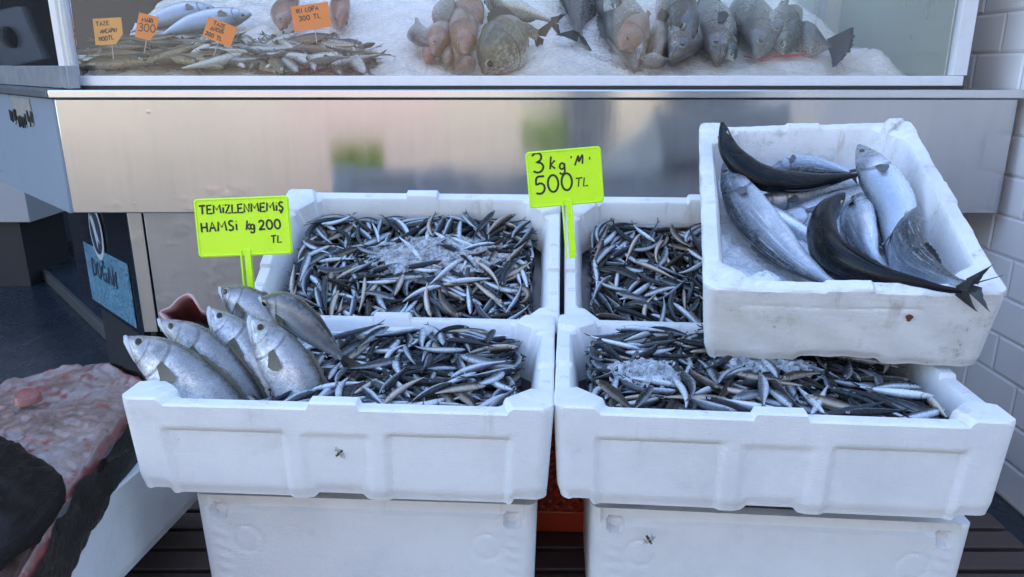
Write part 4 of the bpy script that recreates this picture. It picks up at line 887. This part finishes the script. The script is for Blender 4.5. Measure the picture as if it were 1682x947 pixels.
def case_ice():
    m = MB(); nx, ny = 260, 70; vs = []
    xa = at(120, 110, 1.97)[0]; xb = at(1545, 110, 1.97)[0]
    for j in range(ny + 1):
        for i in range(nx + 1):
            x = xa + (xb - xa) * i / nx; y = 1.945 + .75 * j / ny; vs.append((x, y, ice_z(x, y) + rs_.normal(0, .0016)))
    m.add(vs, [(j * (nx + 1) + i, j * (nx + 1) + i + 1, (j + 1) * (nx + 1) + i + 1, (j + 1) * (nx + 1) + i) for j in range(ny) for i in range(nx)])
    n = ice_mat('case_ice', (.90, .82, .77)); tag(m.build('ice_bed', n, angle=80), 'sloping bed of crushed ice inside the glass case', 'ice', None, 'stuff')  # warm light in the case is put into the ice colour
case_ice()
MF['bream'] = fish_mat('bream_skin', (.035, .033, .034), (.30, .25, .23), (.76, .69, .65), .26, .44, .3, .32, 2.6, 60, .45, .27, head=(.20, .15, .12), rnd=.25, scalec=.85, coat=.6, spec=.6)
MF['gold'] = fish_mat('golden_scaled_skin', (.035, .036, .02), (.42, .36, .24), (.60, .52, .40), .26, .42, .25, .3, 2.6, 42, .4, .27, rnd=.1, scalec=.75, coat=.6, spec=.6)
MF['red'] = fish_mat('rosy_skin', (.22, .085, .065), (.50, .32, .27), (.70, .58, .52), .3, .55, .1, .36, 3, 60, .5, .28, head=(.46, .22, .12), rnd=.35, scalec=.35, coat=.6, spec=.6)
MF['olive'] = fish_mat('olive_brown_skin', (.016, .016, .008), (.17, .13, .065), (.42, .34, .22), .42, .55, .15, .3, 5, 60, .5, .2, True, rnd=.4)
MF['silv'] = fish_mat('pale_silver_skin', (.03, .032, .024), (.46, .45, .40), (.78, .76, .70), .36, .48, .3, .26, 5, 70, .3, .2, True, rnd=.35)
MF['mull'] = fish_mat('long_silver_skin', (.05, .06, .075), (.42, .48, .58), (.70, .72, .74), .30, .52, .5, .3, 6, 140, .2, .18, rnd=.1)
MF['pfin'] = fin_mat('pale_fin', (.22, .19, .15), (.34, .29, .24)); MF['kfin'] = fin_mat('dusky_fin', (.022, .019, .017), (.05, .042, .036))
def bpx(L_): return [bed(*p) for p in L_]
def cf(kind, P, H, mat, label, fin='pfin', **k): return make_fish('case_fish', kind, bpx(P), H, [MF[mat], MF[fin], MF[fin]], label, group='fish on ice behind the glass', **k)
cf('bonito', [(413, 22, .04), (370, 30, .04), (310, 42, .04), (262, 58, .04)], .07, 'mull', 'long blue-silver fish, the front one of two behind the orange tags', side=-1, roll=20, tail=False)
cf('bonito', [(352, 12, .05), (310, 20, .05), (262, 34, .04), (215, 52, .03)], .065, 'mull', 'long blue-silver fish, the back one of two behind the orange tags', side=-1, roll=20, tail=False)
cf('bream', [(120, 106, .01), (160, 104, .015), (205, 106, .015), (238, 112, .0)], .05, 'silv', 'pale grey fish lying flat in the front left corner of the case', side=1, roll=-30, tail=False)
for P, h_, rl, lab in (([(700, 104, .02), (706, 84, .03), (714, 60, .03)], .045, 70, 'small dark red fish head low at the left of the red group'), ([(712, 88, .045), (720, 64, .05), (735, 30, .04)], .075, 35, 'orange cheeked rosy fish, upper left of the red group'),
                       ([(752, 112, .015), (756, 84, .03), (752, 40, .03)], .075, 75, 'big eyed rosy fish in the middle of the red group'), ([(764, 88, .07), (762, 58, .07), (752, 8, .05)], .085, 65, 'rosy fish lying uppermost in the red group'),
                       ([(735, 104, .03), (738, 90, .035), (742, 70, .03)], .04, 60, 'smallest rosy fish between the heads of the red group'), ([(782, 40, .05), (772, 18, .05), (762, -20, .04)], .085, 40, 'rosy fish above the red group against the golden fish')):
    cf('bream', P, h_, 'red', lab, roll=rl, wr=.95, tail=False, pect=False)
cf('bream', [(722, 46, .07), (730, 20, .06), (742, -15, .05)], .07, 'bream', 'grey silver fish head above the red group', roll=10, tail=False, pect=False)
cf('bream', [(795, 122, .03), (822, 84, .055), (858, 50, .05), (884, 58, .03)], .15, 'gold', 'plump golden scaled fish with dark olive back', 'kfin', side=-1, roll=14, wr=.65, taillen=.16, pect=False)
cf('bream', [(795, -4, .04), (835, 12, .05), (880, 24, .045), (905, 34, .04)], .075, 'silv', 'white bellied fish behind the golden fish', 'kfin', side=1, roll=-20, taillen=.2)
cf('bream', [(960, -75, .03), (953, -25, .03), (946, 22, .035), (950, 56, .02)], .15, 'bream', 'dark bream hanging tail down on bare ice', 'kfin', roll=35, side=1, taillen=.2, pect=False)
cf('bream', [(1012, 40, .03), (1008, 10, .04), (1012, -40, .03)], .12, 'bream', 'grey bream lying behind the coppery cheeked one', 'kfin', roll=30, side=-1, tail=False)
cf('bream', [(1042, 114, .02), (1040, 76, .05), (1024, 26, .04), (1010, -30, .03)], .125, 'bream', 'bream head down with a coppery cheek, left of the bream group', 'kfin', roll=10, side=-1, tail=False, pect=False)
cf('bream', [(1074, 110, .015), (1078, 88, .03), (1082, 58, .03), (1085, 20, .02)], .085, 'bream', 'small dark bream low in the bream group', 'kfin', roll=55, tail=False, pect=False)
cf('bream', [(1136, 66, .075), (1112, 26, .075), (1088, -20, .06), (1070, -60, .04)], .13, 'bream', 'big grey bream on top of the bream group', 'kfin', roll=30, side=1, tail=False)
cf('bream', [(1100, 104, .03), (1114, 80, .055), (1132, 40, .045), (1140, 5, .03)], .11, 'bream', 'bream with a clear round eye, low middle of the bream group', 'kfin', roll=5, side=1, tail=False, pect=False)
cf('bream', [(1176, 106, .02), (1180, 74, .045), (1172, 30, .04), (1158, -20, .03)], .12, 'bream', 'bream at the right end of the bream group', 'kfin', roll=15, side=-1, tail=False)
cf('bream', [(1150, 74, .03), (1156, 40, .03), (1170, -20, .03)], .09, 'bream', 'bream half hidden behind the right end of the bream group', 'kfin', roll=50, tail=False, pect=False)
cf('bream', [(1240, 96, .02), (1250, 68, .045), (1246, 26, .04), (1236, -20, .03)], .115, 'bream', 'mottled brown fish beside the red plastic strip', 'kfin', roll=30, side=-1, tail=False, pect=False)
cf('bream', [(1288, 88, .02), (1290, 55, .035), (1282, 5, .03)], .10, 'silv', 'pale fish behind the second pane beside the mottled brown one', roll=40, tail=False, pect=False)
cf('bream', [(462, 48, .05), (464, 24, .06), (472, -15, .05)], .08, 'red', 'pinkish fish left of the top orange tag', roll=40, tail=False, pect=False)
cf('bream', [(560, 46, .03), (558, 20, .04), (552, -15, .03)], .09, 'red', 'pinkish fish right of the top orange tag', roll=60, tail=False, pect=False)
for P, h_, mt, rl, lab in (([(1052, 96, .06), (1075, 100, .05), (1102, 98, .04)], .05, 'bream', 40, 'small bream lying crosswise at the foot of the bream group'), ([(1018, 78, .075), (1042, 56, .08), (1066, 20, .06)], .085, 'red', 15, 'coppery pink fish lying slanted over the left of the bream group'),
                       ([(1206, 98, .03), (1196, 80, .04), (1180, 52, .05)], .05, 'silv', 20, 'small pale fish slanting at the right foot of the bream group'), ([(1218, 52, .05), (1222, 24, .05), (1212, -15, .04)], .085, 'bream', -15, 'bream between the bream group and the mottled brown fish'),
                       ([(705, 74, .06), (690, 58, .05), (684, 30, .04)], .055, 'bream', 15, 'small grey fish at the left edge of the red group'), ([(782, 98, .05), (764, 108, .045), (745, 118, .03)], .045, 'red', 20, 'small pink fish lying crosswise below the red group'),
                       ([(1012, 22, .07), (1000, 0, .06), (990, -40, .05)], .08, 'silv', 20, 'pale bellied fish at the upper left of the bream group'), ([(1268, 60, .055), (1280, 34, .055), (1292, 0, .05)], .07, 'bream', 10, 'mottled fish slanting behind the second pane')):
    cf('bream', P, h_, mt, lab, roll=rl, side=-1 if rl % 2 else 1, tail=False, pect=False)
# big dark tail fin sticking out of the ice at the right
def big_tail():
    c = bed(1350, 82, .05); r = empty('case_fish', tuple(c)); tag(r, 'fish buried in ice at the right with only its big dark tail out', 'fish', 'fish on ice behind the glass')
    T0 = lambda px, py, l=.05: bed(px, py, l) - c
    S_ = catmull([T0(1300, 55, .0), T0(1330, 70, .03), T0(1366, 78, .05)], 20); T, D, Lt = frames(S_, UP); m = MB(); m_ = MB(); body_geo(m, 'bonito', S_[::1], D, Lt, .05, .03, 14); m.build('body', MF['bream'], r, angle=80)
    m = MB(); v = C0 - c; fan(m, T0(1358, 64), T0(1364, 88), T0(1404, 42, .07), T0(1398, 86, .06), v, 14, 10, .008, -.10, .0012, .22); fan(m, T0(1360, 78, .049), T0(1366, 96, .049), T0(1392, 88, .058), T0(1368, 113, .05), v, 9, 8, .006, -.12, .0012, .2)
    m.build('tail_fin', MF['kfin'], r, angle=80)
big_tail()
# small fish heaps at the left
rs = random.Random(21)
def small_fish(px, py, L, ang, lift, mat, label, grp):
    c = bed(px, py, lift); ex = np.array([1, 0, 0]); ey = np.cross(bn, ex); dr = ex * math.cos(ang) + ey * math.sin(ang); pe = np.cross(bn, dr)
    k = rs.uniform(-.25, .25); P = [c - dr * L / 2, c + pe * L * k * .25 + bn * rs.uniform(-.004, .008), c + dr * L / 2 + bn * rs.uniform(-.01, .015)]
    S_ = catmull(P, 16); T = np.gradient(S_, axis=0); T /= np.linalg.norm(T, axis=1)[:, None]; a = rs.uniform(-.7, .7) + (math.pi if rs.random() < .5 else 0)
    sd = np.cross(T, bn); sd /= np.linalg.norm(sd, axis=1)[:, None]; u_ = np.cross(sd, T); D = sd * math.cos(a) + u_ * math.sin(a); Lt = np.cross(T, D); hh = L * rs.uniform(.10, .13); m = MB()
    body_geo(m, 'anch', S_, D, Lt, hh, hh * .65, 12); e = S_[-1]; tl = hh * 1.7; nb = len(m.v)
    for s2 in (1, -1): fan(m, e + D[-1] * s2 * hh * .2, e, e + T[-1] * tl + D[-1] * s2 * hh * .9, e + T[-1] * tl * .5, Lt[-1], 3, 2, 0, 0, .0005)
    m.uv = m.uv[:nb] + [(.9, .1)] * (len(m.v) - nb)
    o = m.build('small_fish', MF[mat], angle=80, origin=c); tag(o, label, 'fish', grp)
for i in range(90):
    q = rs.random(); px = 180 + 160 * q; py = rs.uniform(72, 106) - 6 * math.sin(q * 3); small_fish(px, py, rs.uniform(.11, .16), rs.uniform(-.5, .7) + (math.pi if rs.random() < .4 else 0), .012 + .022 * rs.random() + (114 - py) * .0002, 'olive', 'small olive brown fish in the heap below the small orange tags', 'olive brown fish heap in the case')
for i in range(110):
    px = rs.uniform(325, 590); py = rs.uniform(66, 107); 
    if py < 80 and px > 560: py += 20
    small_fish(px, py, rs.uniform(.09, .17), rs.uniform(-1.3, 1.3) + (math.pi if rs.random() < .5 else 0), .012 + .03 * rs.random(), 'silv' if rs.random() < .68 else 'olive', 'small pale fish in the mixed heap under the top orange tag', 'mixed small fish heap in the case')
# white tray and red strip
m = MB(); c = bed(145, 98, .01); m.box(-.06, .06, -.03, .03, -.012, .012); o = m.build('white_tray', plain('white_plastic', (.72, .72, .72), .4), bevel=.003); o.location = tuple(c); tag(o, 'small white plastic block in the front left of the case', 'tray')
def red_strip():
    P = [bed(1222, 92, .012), bed(1250, 97, .013), bed(1275, 90, .014), bed(1305, 91, .014), bed(1336, 84, .015)]; Q = catmull(P, 24); m = MB(); m.tube(Q, [.002 + .006 * math.sin(math.pi * (i + 2) / 28) for i in range(24)], 6, flat=(0, .4, .9)); o = m.build('red_strip', plain('red_plastic', (.62, .03, .025), .35), angle=80); tag(o, 'red plastic strip lying on the ice under the mottled brown fish', 'strip')
red_strip()
def card(px, py, wpx, hpx, rot, lines, label, mat, Y=2.0, cut=0):
    c = at(px, py, Y); d = depth(c); w = wpx / F * d; h = hpx / F * d; r = empty('price_tag', tuple(c)); r.rotation_euler = (R_(-10), R_(rot), R_(0)); tag(r, label, 'price tag', 'orange price tags in the case')
    m = MB(); pl = [(-w / 2, -h / 2), (w / 2 - cut * w, -h / 2), (w / 2, -h / 2 + cut * h * 1.3), (w / 2, h / 2), (-w / 2, h / 2)] if cut else [(-w / 2, -h / 2), (w / 2, -h / 2), (w / 2, h / 2), (-w / 2, h / 2)]
    m.prism(pl, 1, -.0006, .0006); m.build('card', M[mat], r, smooth=False)
    m = MB(); m.tube([(.004, .003, -h / 2 - .035), (.004, .003, h * .2)], .0013, 5); m.build('stick', plain('pale_stick', (.55, .5, .42), .5), r)
    m = MB()
    for (t_, x, z, hg, gap, tilt, sl2) in lines: lettering(m, t_, x * w, z * h, hg * h, .0013, gap, sl2, tilt, -.0009)
    m.build('handwriting', M['ink2'], r)
card(178, 51, 47, 42, -3, [('TAZE', -.40, .22, .15, .25, 3, 0), ('AHCAPIN', -.28, -.07, .14, .12, 3, 0), ('1100TL', -.36, -.36, .15, .14, 5, 0)], 'pale orange tag reading TAZE and 1100 TL, leftmost in the case', 'orange_pale', 1.99, .28)
card(241, 44, 32, 40, 14, [('MARI', -.28, .16, .16, .12, 8, 0), ('300', -.36, -.22, .30, .16, 8, 0)], 'small deep orange tag reading 300, tilted', 'orange_card', 2.0, .25)
card(361, 52, 48, 34, 22, [('TAZE', -.28, .20, .18, .16, 3, 0), ('ANCUS', -.32, -.08, .17, .16, 6, 0), ('200 TL', -.42, -.38, .17, .2, 0, 0)], 'orange tag reading 200 TL, leaning over the long silver fish', 'orange_card', 2.02)
card(511, 27, 62, 40, -5 + 12 - 14, [('1KI LOPA', -.38, .20, .17, .22, 2, 0), ('300 TL', -.32, -.12, .18, .25, 2, 0)], 'largest orange tag, reading LOPA 300 TL, between the pinkish fish', 'orange_card', 2.04)

# ------------------------------------------------------------------ BIG FLAT FISH at the left
def flat_fish():
    root = empty('flat_fish', (-.8, 1.05, .47)); tag(root, 'large pink and white flat fish piece, belly up, with dark skin edge', 'fish')
    org = np.array(root.location)
    px = [(-70, 665), (0, 642), (60, 615), (130, 602), (185, 606), (232, 622), (262, 640), (240, 668), (205, 705), (165, 752), (130, 800), (100, 850), (75, 900), (45, 950), (0, 1000), (-90, 1010), (-130, 850)]
    O = [atz(a, b, .50 - .00013 * (b - 600)) for a, b in px]; O = catmull(O + [O[0]], 241)[:-1]; N = 240; c = O.mean(0)
    n = NT('raw_pink_belly'); o = n.obj(); uv = n.n('UVMap').outputs[0]; sp = n.n('SeparateXYZ', {0: uv})
    cc = n.mix(n.rng(n.noise(16, 8, .72, o), .3, .7), (.10, .055, .045), (.30, .205, .175)); cc = n.mix(n.math('MULTIPLY', n.rng(n.noise(6, 5, .65, o), .48, .66), .8), cc, (.28, .235, .23)); cc = n.mix(n.math('MULTIPLY', n.rng(n.noise(90, 3, .7, o), .55, .7), .35), cc, (.10, .08, .07))
    bl = n.math('MULTIPLY', n.rng(n.vor(34, vec=n.n('Vector' + 'Math', {0: o, 1: n.mapping(n.noise(28, 5, .7, o, out=1), (.06, .06, .06))}, operation='ADD').outputs[0]), .42, .2), n.rng(n.noise(7, 3, .6, o), .44, .56)); cc = n.mix(n.math('MULTIPLY', bl, .8), cc, (.22, .035, .03))
    cc = n.mix(n.math('MULTIPLY', n.rng(n.noise(45, 4, .7, o), .6, .75), .45), cc, (.14, .12, .11))
    rim = n.math('MULTIPLY', n.rng(n.math('ADD', sp.outputs[0], n.math('MULTIPLY', n.noise(22, 4, .6, o), .10)), .97, 1.04), 1.); cc = n.mix(n.math('MULTIPLY', rim, .85), cc, (.22, .035, .035))
    mat = n.bsdf(Base_Color=cc, Roughness=.32, Normal=n.bump(n.noise(70, 4, .6, o), .45, .004, n.bump(n.noise(15, 4, .6, o), .35, .010)), Coat_Weight=.3, Subsurface_Weight=.0)
    m = MB(); vs = []; uvs = []; rings = 64; rr = np.random.default_rng(4)
    for s in range(rings):
        q = 1 - s / (rings - 1) * .98
        for k in range(N):
            p = c + (O[k] - c) * q; w = (.006 * math.sin(k * .175) + .004 * math.sin(k * .45 + 2)) * q ** 8; nv = Vector(p); w += .007 * mnoise.fractal(nv * 14, 1., 2., 5) + .0045 * mnoise.noise(nv * 70) + .006 * max(0, mnoise.noise(nv * 38 + Vector((3, 1, 5))) - .25); hump = .028 * (1 - q ** 2.4) + .010 * math.exp(-((q - .94) / .035) ** 2)
            vs.append(p - org + np.array([0, 0, hump + w + .005 * math.sin(p[0] * 38) * math.sin(p[1] * 31)])); uvs.append((q, k / N))
    m.add(vs, [(s * N + k, s * N + (k + 1) % N, (s + 1) * N + (k + 1) % N, (s + 1) * N + k) for s in range(rings - 1) for k in range(N)] + [tuple((rings - 1) * N + k for k in range(N))], 0, uvs); m.build('belly', mat, root, angle=80)
    # dark skin skirt
    n = NT('dark_olive_skin'); o = n.obj(); c2 = n.mix(n.noise(22, 6, .7, o), (.004, .004, .003), (.036, .030, .020)); c2 = n.mix(n.rng(n.noise(75, 3, .6, o), .68, .74), c2, (.35, .33, .29))
    dm = n.bsdf(Base_Color=c2, Roughness=.4, Specular_IOR_Level=.3, Normal=n.bump(n.noise(40, 5, .65, o), .9, .009))
    m = MB(); vs = []; R2 = 14
    for s in range(R2):
        f_ = s / (R2 - 1)
        for k in range(N):
            d = (O[k] - c); d[2] = 0; d /= np.linalg.norm(d); w = .006 * math.sin(k * .175) + .004 * math.sin(k * .45 + 2)
            vs.append(O[k] - org + d * (.012 * math.sin(math.pi * f_ * .9) + .004 - .004 * f_) + np.array([0, 0, .002 + w * (1 - f_) - .085 * f_ + 0.004 * math.sin(k * .3 + s) + .010 * mnoise.fractal(Vector(O[k]) * 22 + Vector((0, 0, s * .9)), 1., 2., 4)]))
    m.add(vs, [(s * N + k, s * N + (k + 1) % N, (s + 1) * N + (k + 1) % N, (s + 1) * N + k) for s in range(R2 - 1) for k in range(N)]); m.build('skin_edge', dm, root, angle=80)
    # brown flap
    px = [(-90, 705), (-20, 712), (25, 726), (62, 752), (103, 778), (97, 815), (72, 850), (40, 882), (0, 912), (-90, 930)]
    O2 = [atz(a, b, .531 - .00013 * (b - 600)) for a, b in px]; O2 = catmull(O2 + [O2[0]], 73)[:-1]; c = O2.mean(0); m = MB(); vs = []; uvs = []
    for s in range(40):
        q = 1.0 - s / 39 * .98
        for k in range(72): vs.append(c + (O2[k] - c) * q - org + np.array([0, 0, .022 * (1 - q ** 3) + (.002 * math.sin(k * 1.1) + .008 * mnoise.fractal(Vector(c + (O2[k] - c) * q) * 18, 1., 2., 5)) * min(1, q * 1.5) + .0018 * math.sin((c + (O2[k] - c) * q)[0] * 260 + 3 * mnoise.noise(Vector(c + (O2[k] - c) * q) * 30)) * q - .018 * (s == 0)])); uvs.append((q, k / 72))
    m.add(vs, [(s * 72 + k, s * 72 + (k + 1) % 72, (s + 1) * 72 + (k + 1) % 72, (s + 1) * 72 + k) for s in range(39) for k in range(72)] + [tuple(39 * 72 + k for k in range(72))], 0, uvs)
    n = NT('dark_brown_fin_skin'); o = n.obj(); st = n.noise(30, 5, .7, n.mapping(o, (1.2, .25, 1), rot=(0, 0, .5))); c3 = n.mix(st, (.003, .0022, .002), (.014, .009, .0075))
    m.build('dark_flap', n.bsdf(Base_Color=c3, Roughness=.5, Specular_IOR_Level=.15, Normal=n.bump(st, 1., .008)), root, angle=80)
    # small raw stub
    m = MB(); p = atz(45, 650, .53) - org; m.tube([p + np.array([0, 0, -.01]), p + np.array([.0, .0, .002]), p + np.array([.001, -.001, .005]), p + np.array([.001, -.001, .006])], [.021, .019, .014, .004], 12); m.build('raw_stub', plain('raw_red_flesh', (.26, .09, .075), .3, 0, .3, 40, .3), root, angle=80)
flat_fish()

# ------------------------------------------------------------------ WASPS
def wasp(px, py, Y, rot, label, wings=True):
    c = at(px, py, Y); r = empty('wasp', tuple(c), rot); r.scale = (1.15, 1.15, 1.15); tag(r, label, 'wasp', 'wasps')
    n = NT('striped_wasp'); o = n.obj(); w = n.n('TexWave', {'Vector': o, 'Scale': 180.}, bands_direction='X').outputs['Fac']; mt = n.bsdf(Base_Color=n.mix(n.rng(w, .4, .6), (.01, .009, .008), (.16, .10, .008)), Roughness=.3)
    m = MB(); m.tube([(-.0022, 0, 0), (-.006, 0, 0), (-.003, 0, 0), (-.0005, 0, .0003), (.0, 0, .0003), (.002, 0, .0004), (.0042, 0, .0003), (.0052, 0, 0), (.0066, 0, -.0003), (.0074, 0, -.0006)], [.0003, .0016, .0021, .0013, .0005, .0018, .0017, .0006, .0014, .0006], 10); m.build('body', mt, r, angle=80)
    wn_ = NT('smoky_wing'); wm = wn_.bsdf(Base_Color=(.25, .25, .24), Roughness=.25, Alpha=.38)
    for s in (1, -1):
        m = MB(); m.add([(.003, s * .001, .0012), (.001, s * .0085, .0022), (-.0015, s * .0095, .0022), (-.003, s * .006, .0018), (-.001, s * .001, .001)], [(0, 1, 2, 3, 4)]); m.build('wing', wm, r)
        for x in (-.001, .002, .004):
            m = MB(); m.tube([(x, s * .001, -.0008), (x + .001, s * .004, -.001), (x - .001, s * .006, -.004)], .00028, 5); m.build('leg', M['pupil'], r)
wasp(558, 743, .93, (R_(60), R_(-25), R_(50)), 'wasp in flight before the left front box')
wasp(1066, 886, .945, (R_(85), R_(60), R_(0)), 'wasp crawling on the lower right foam box')
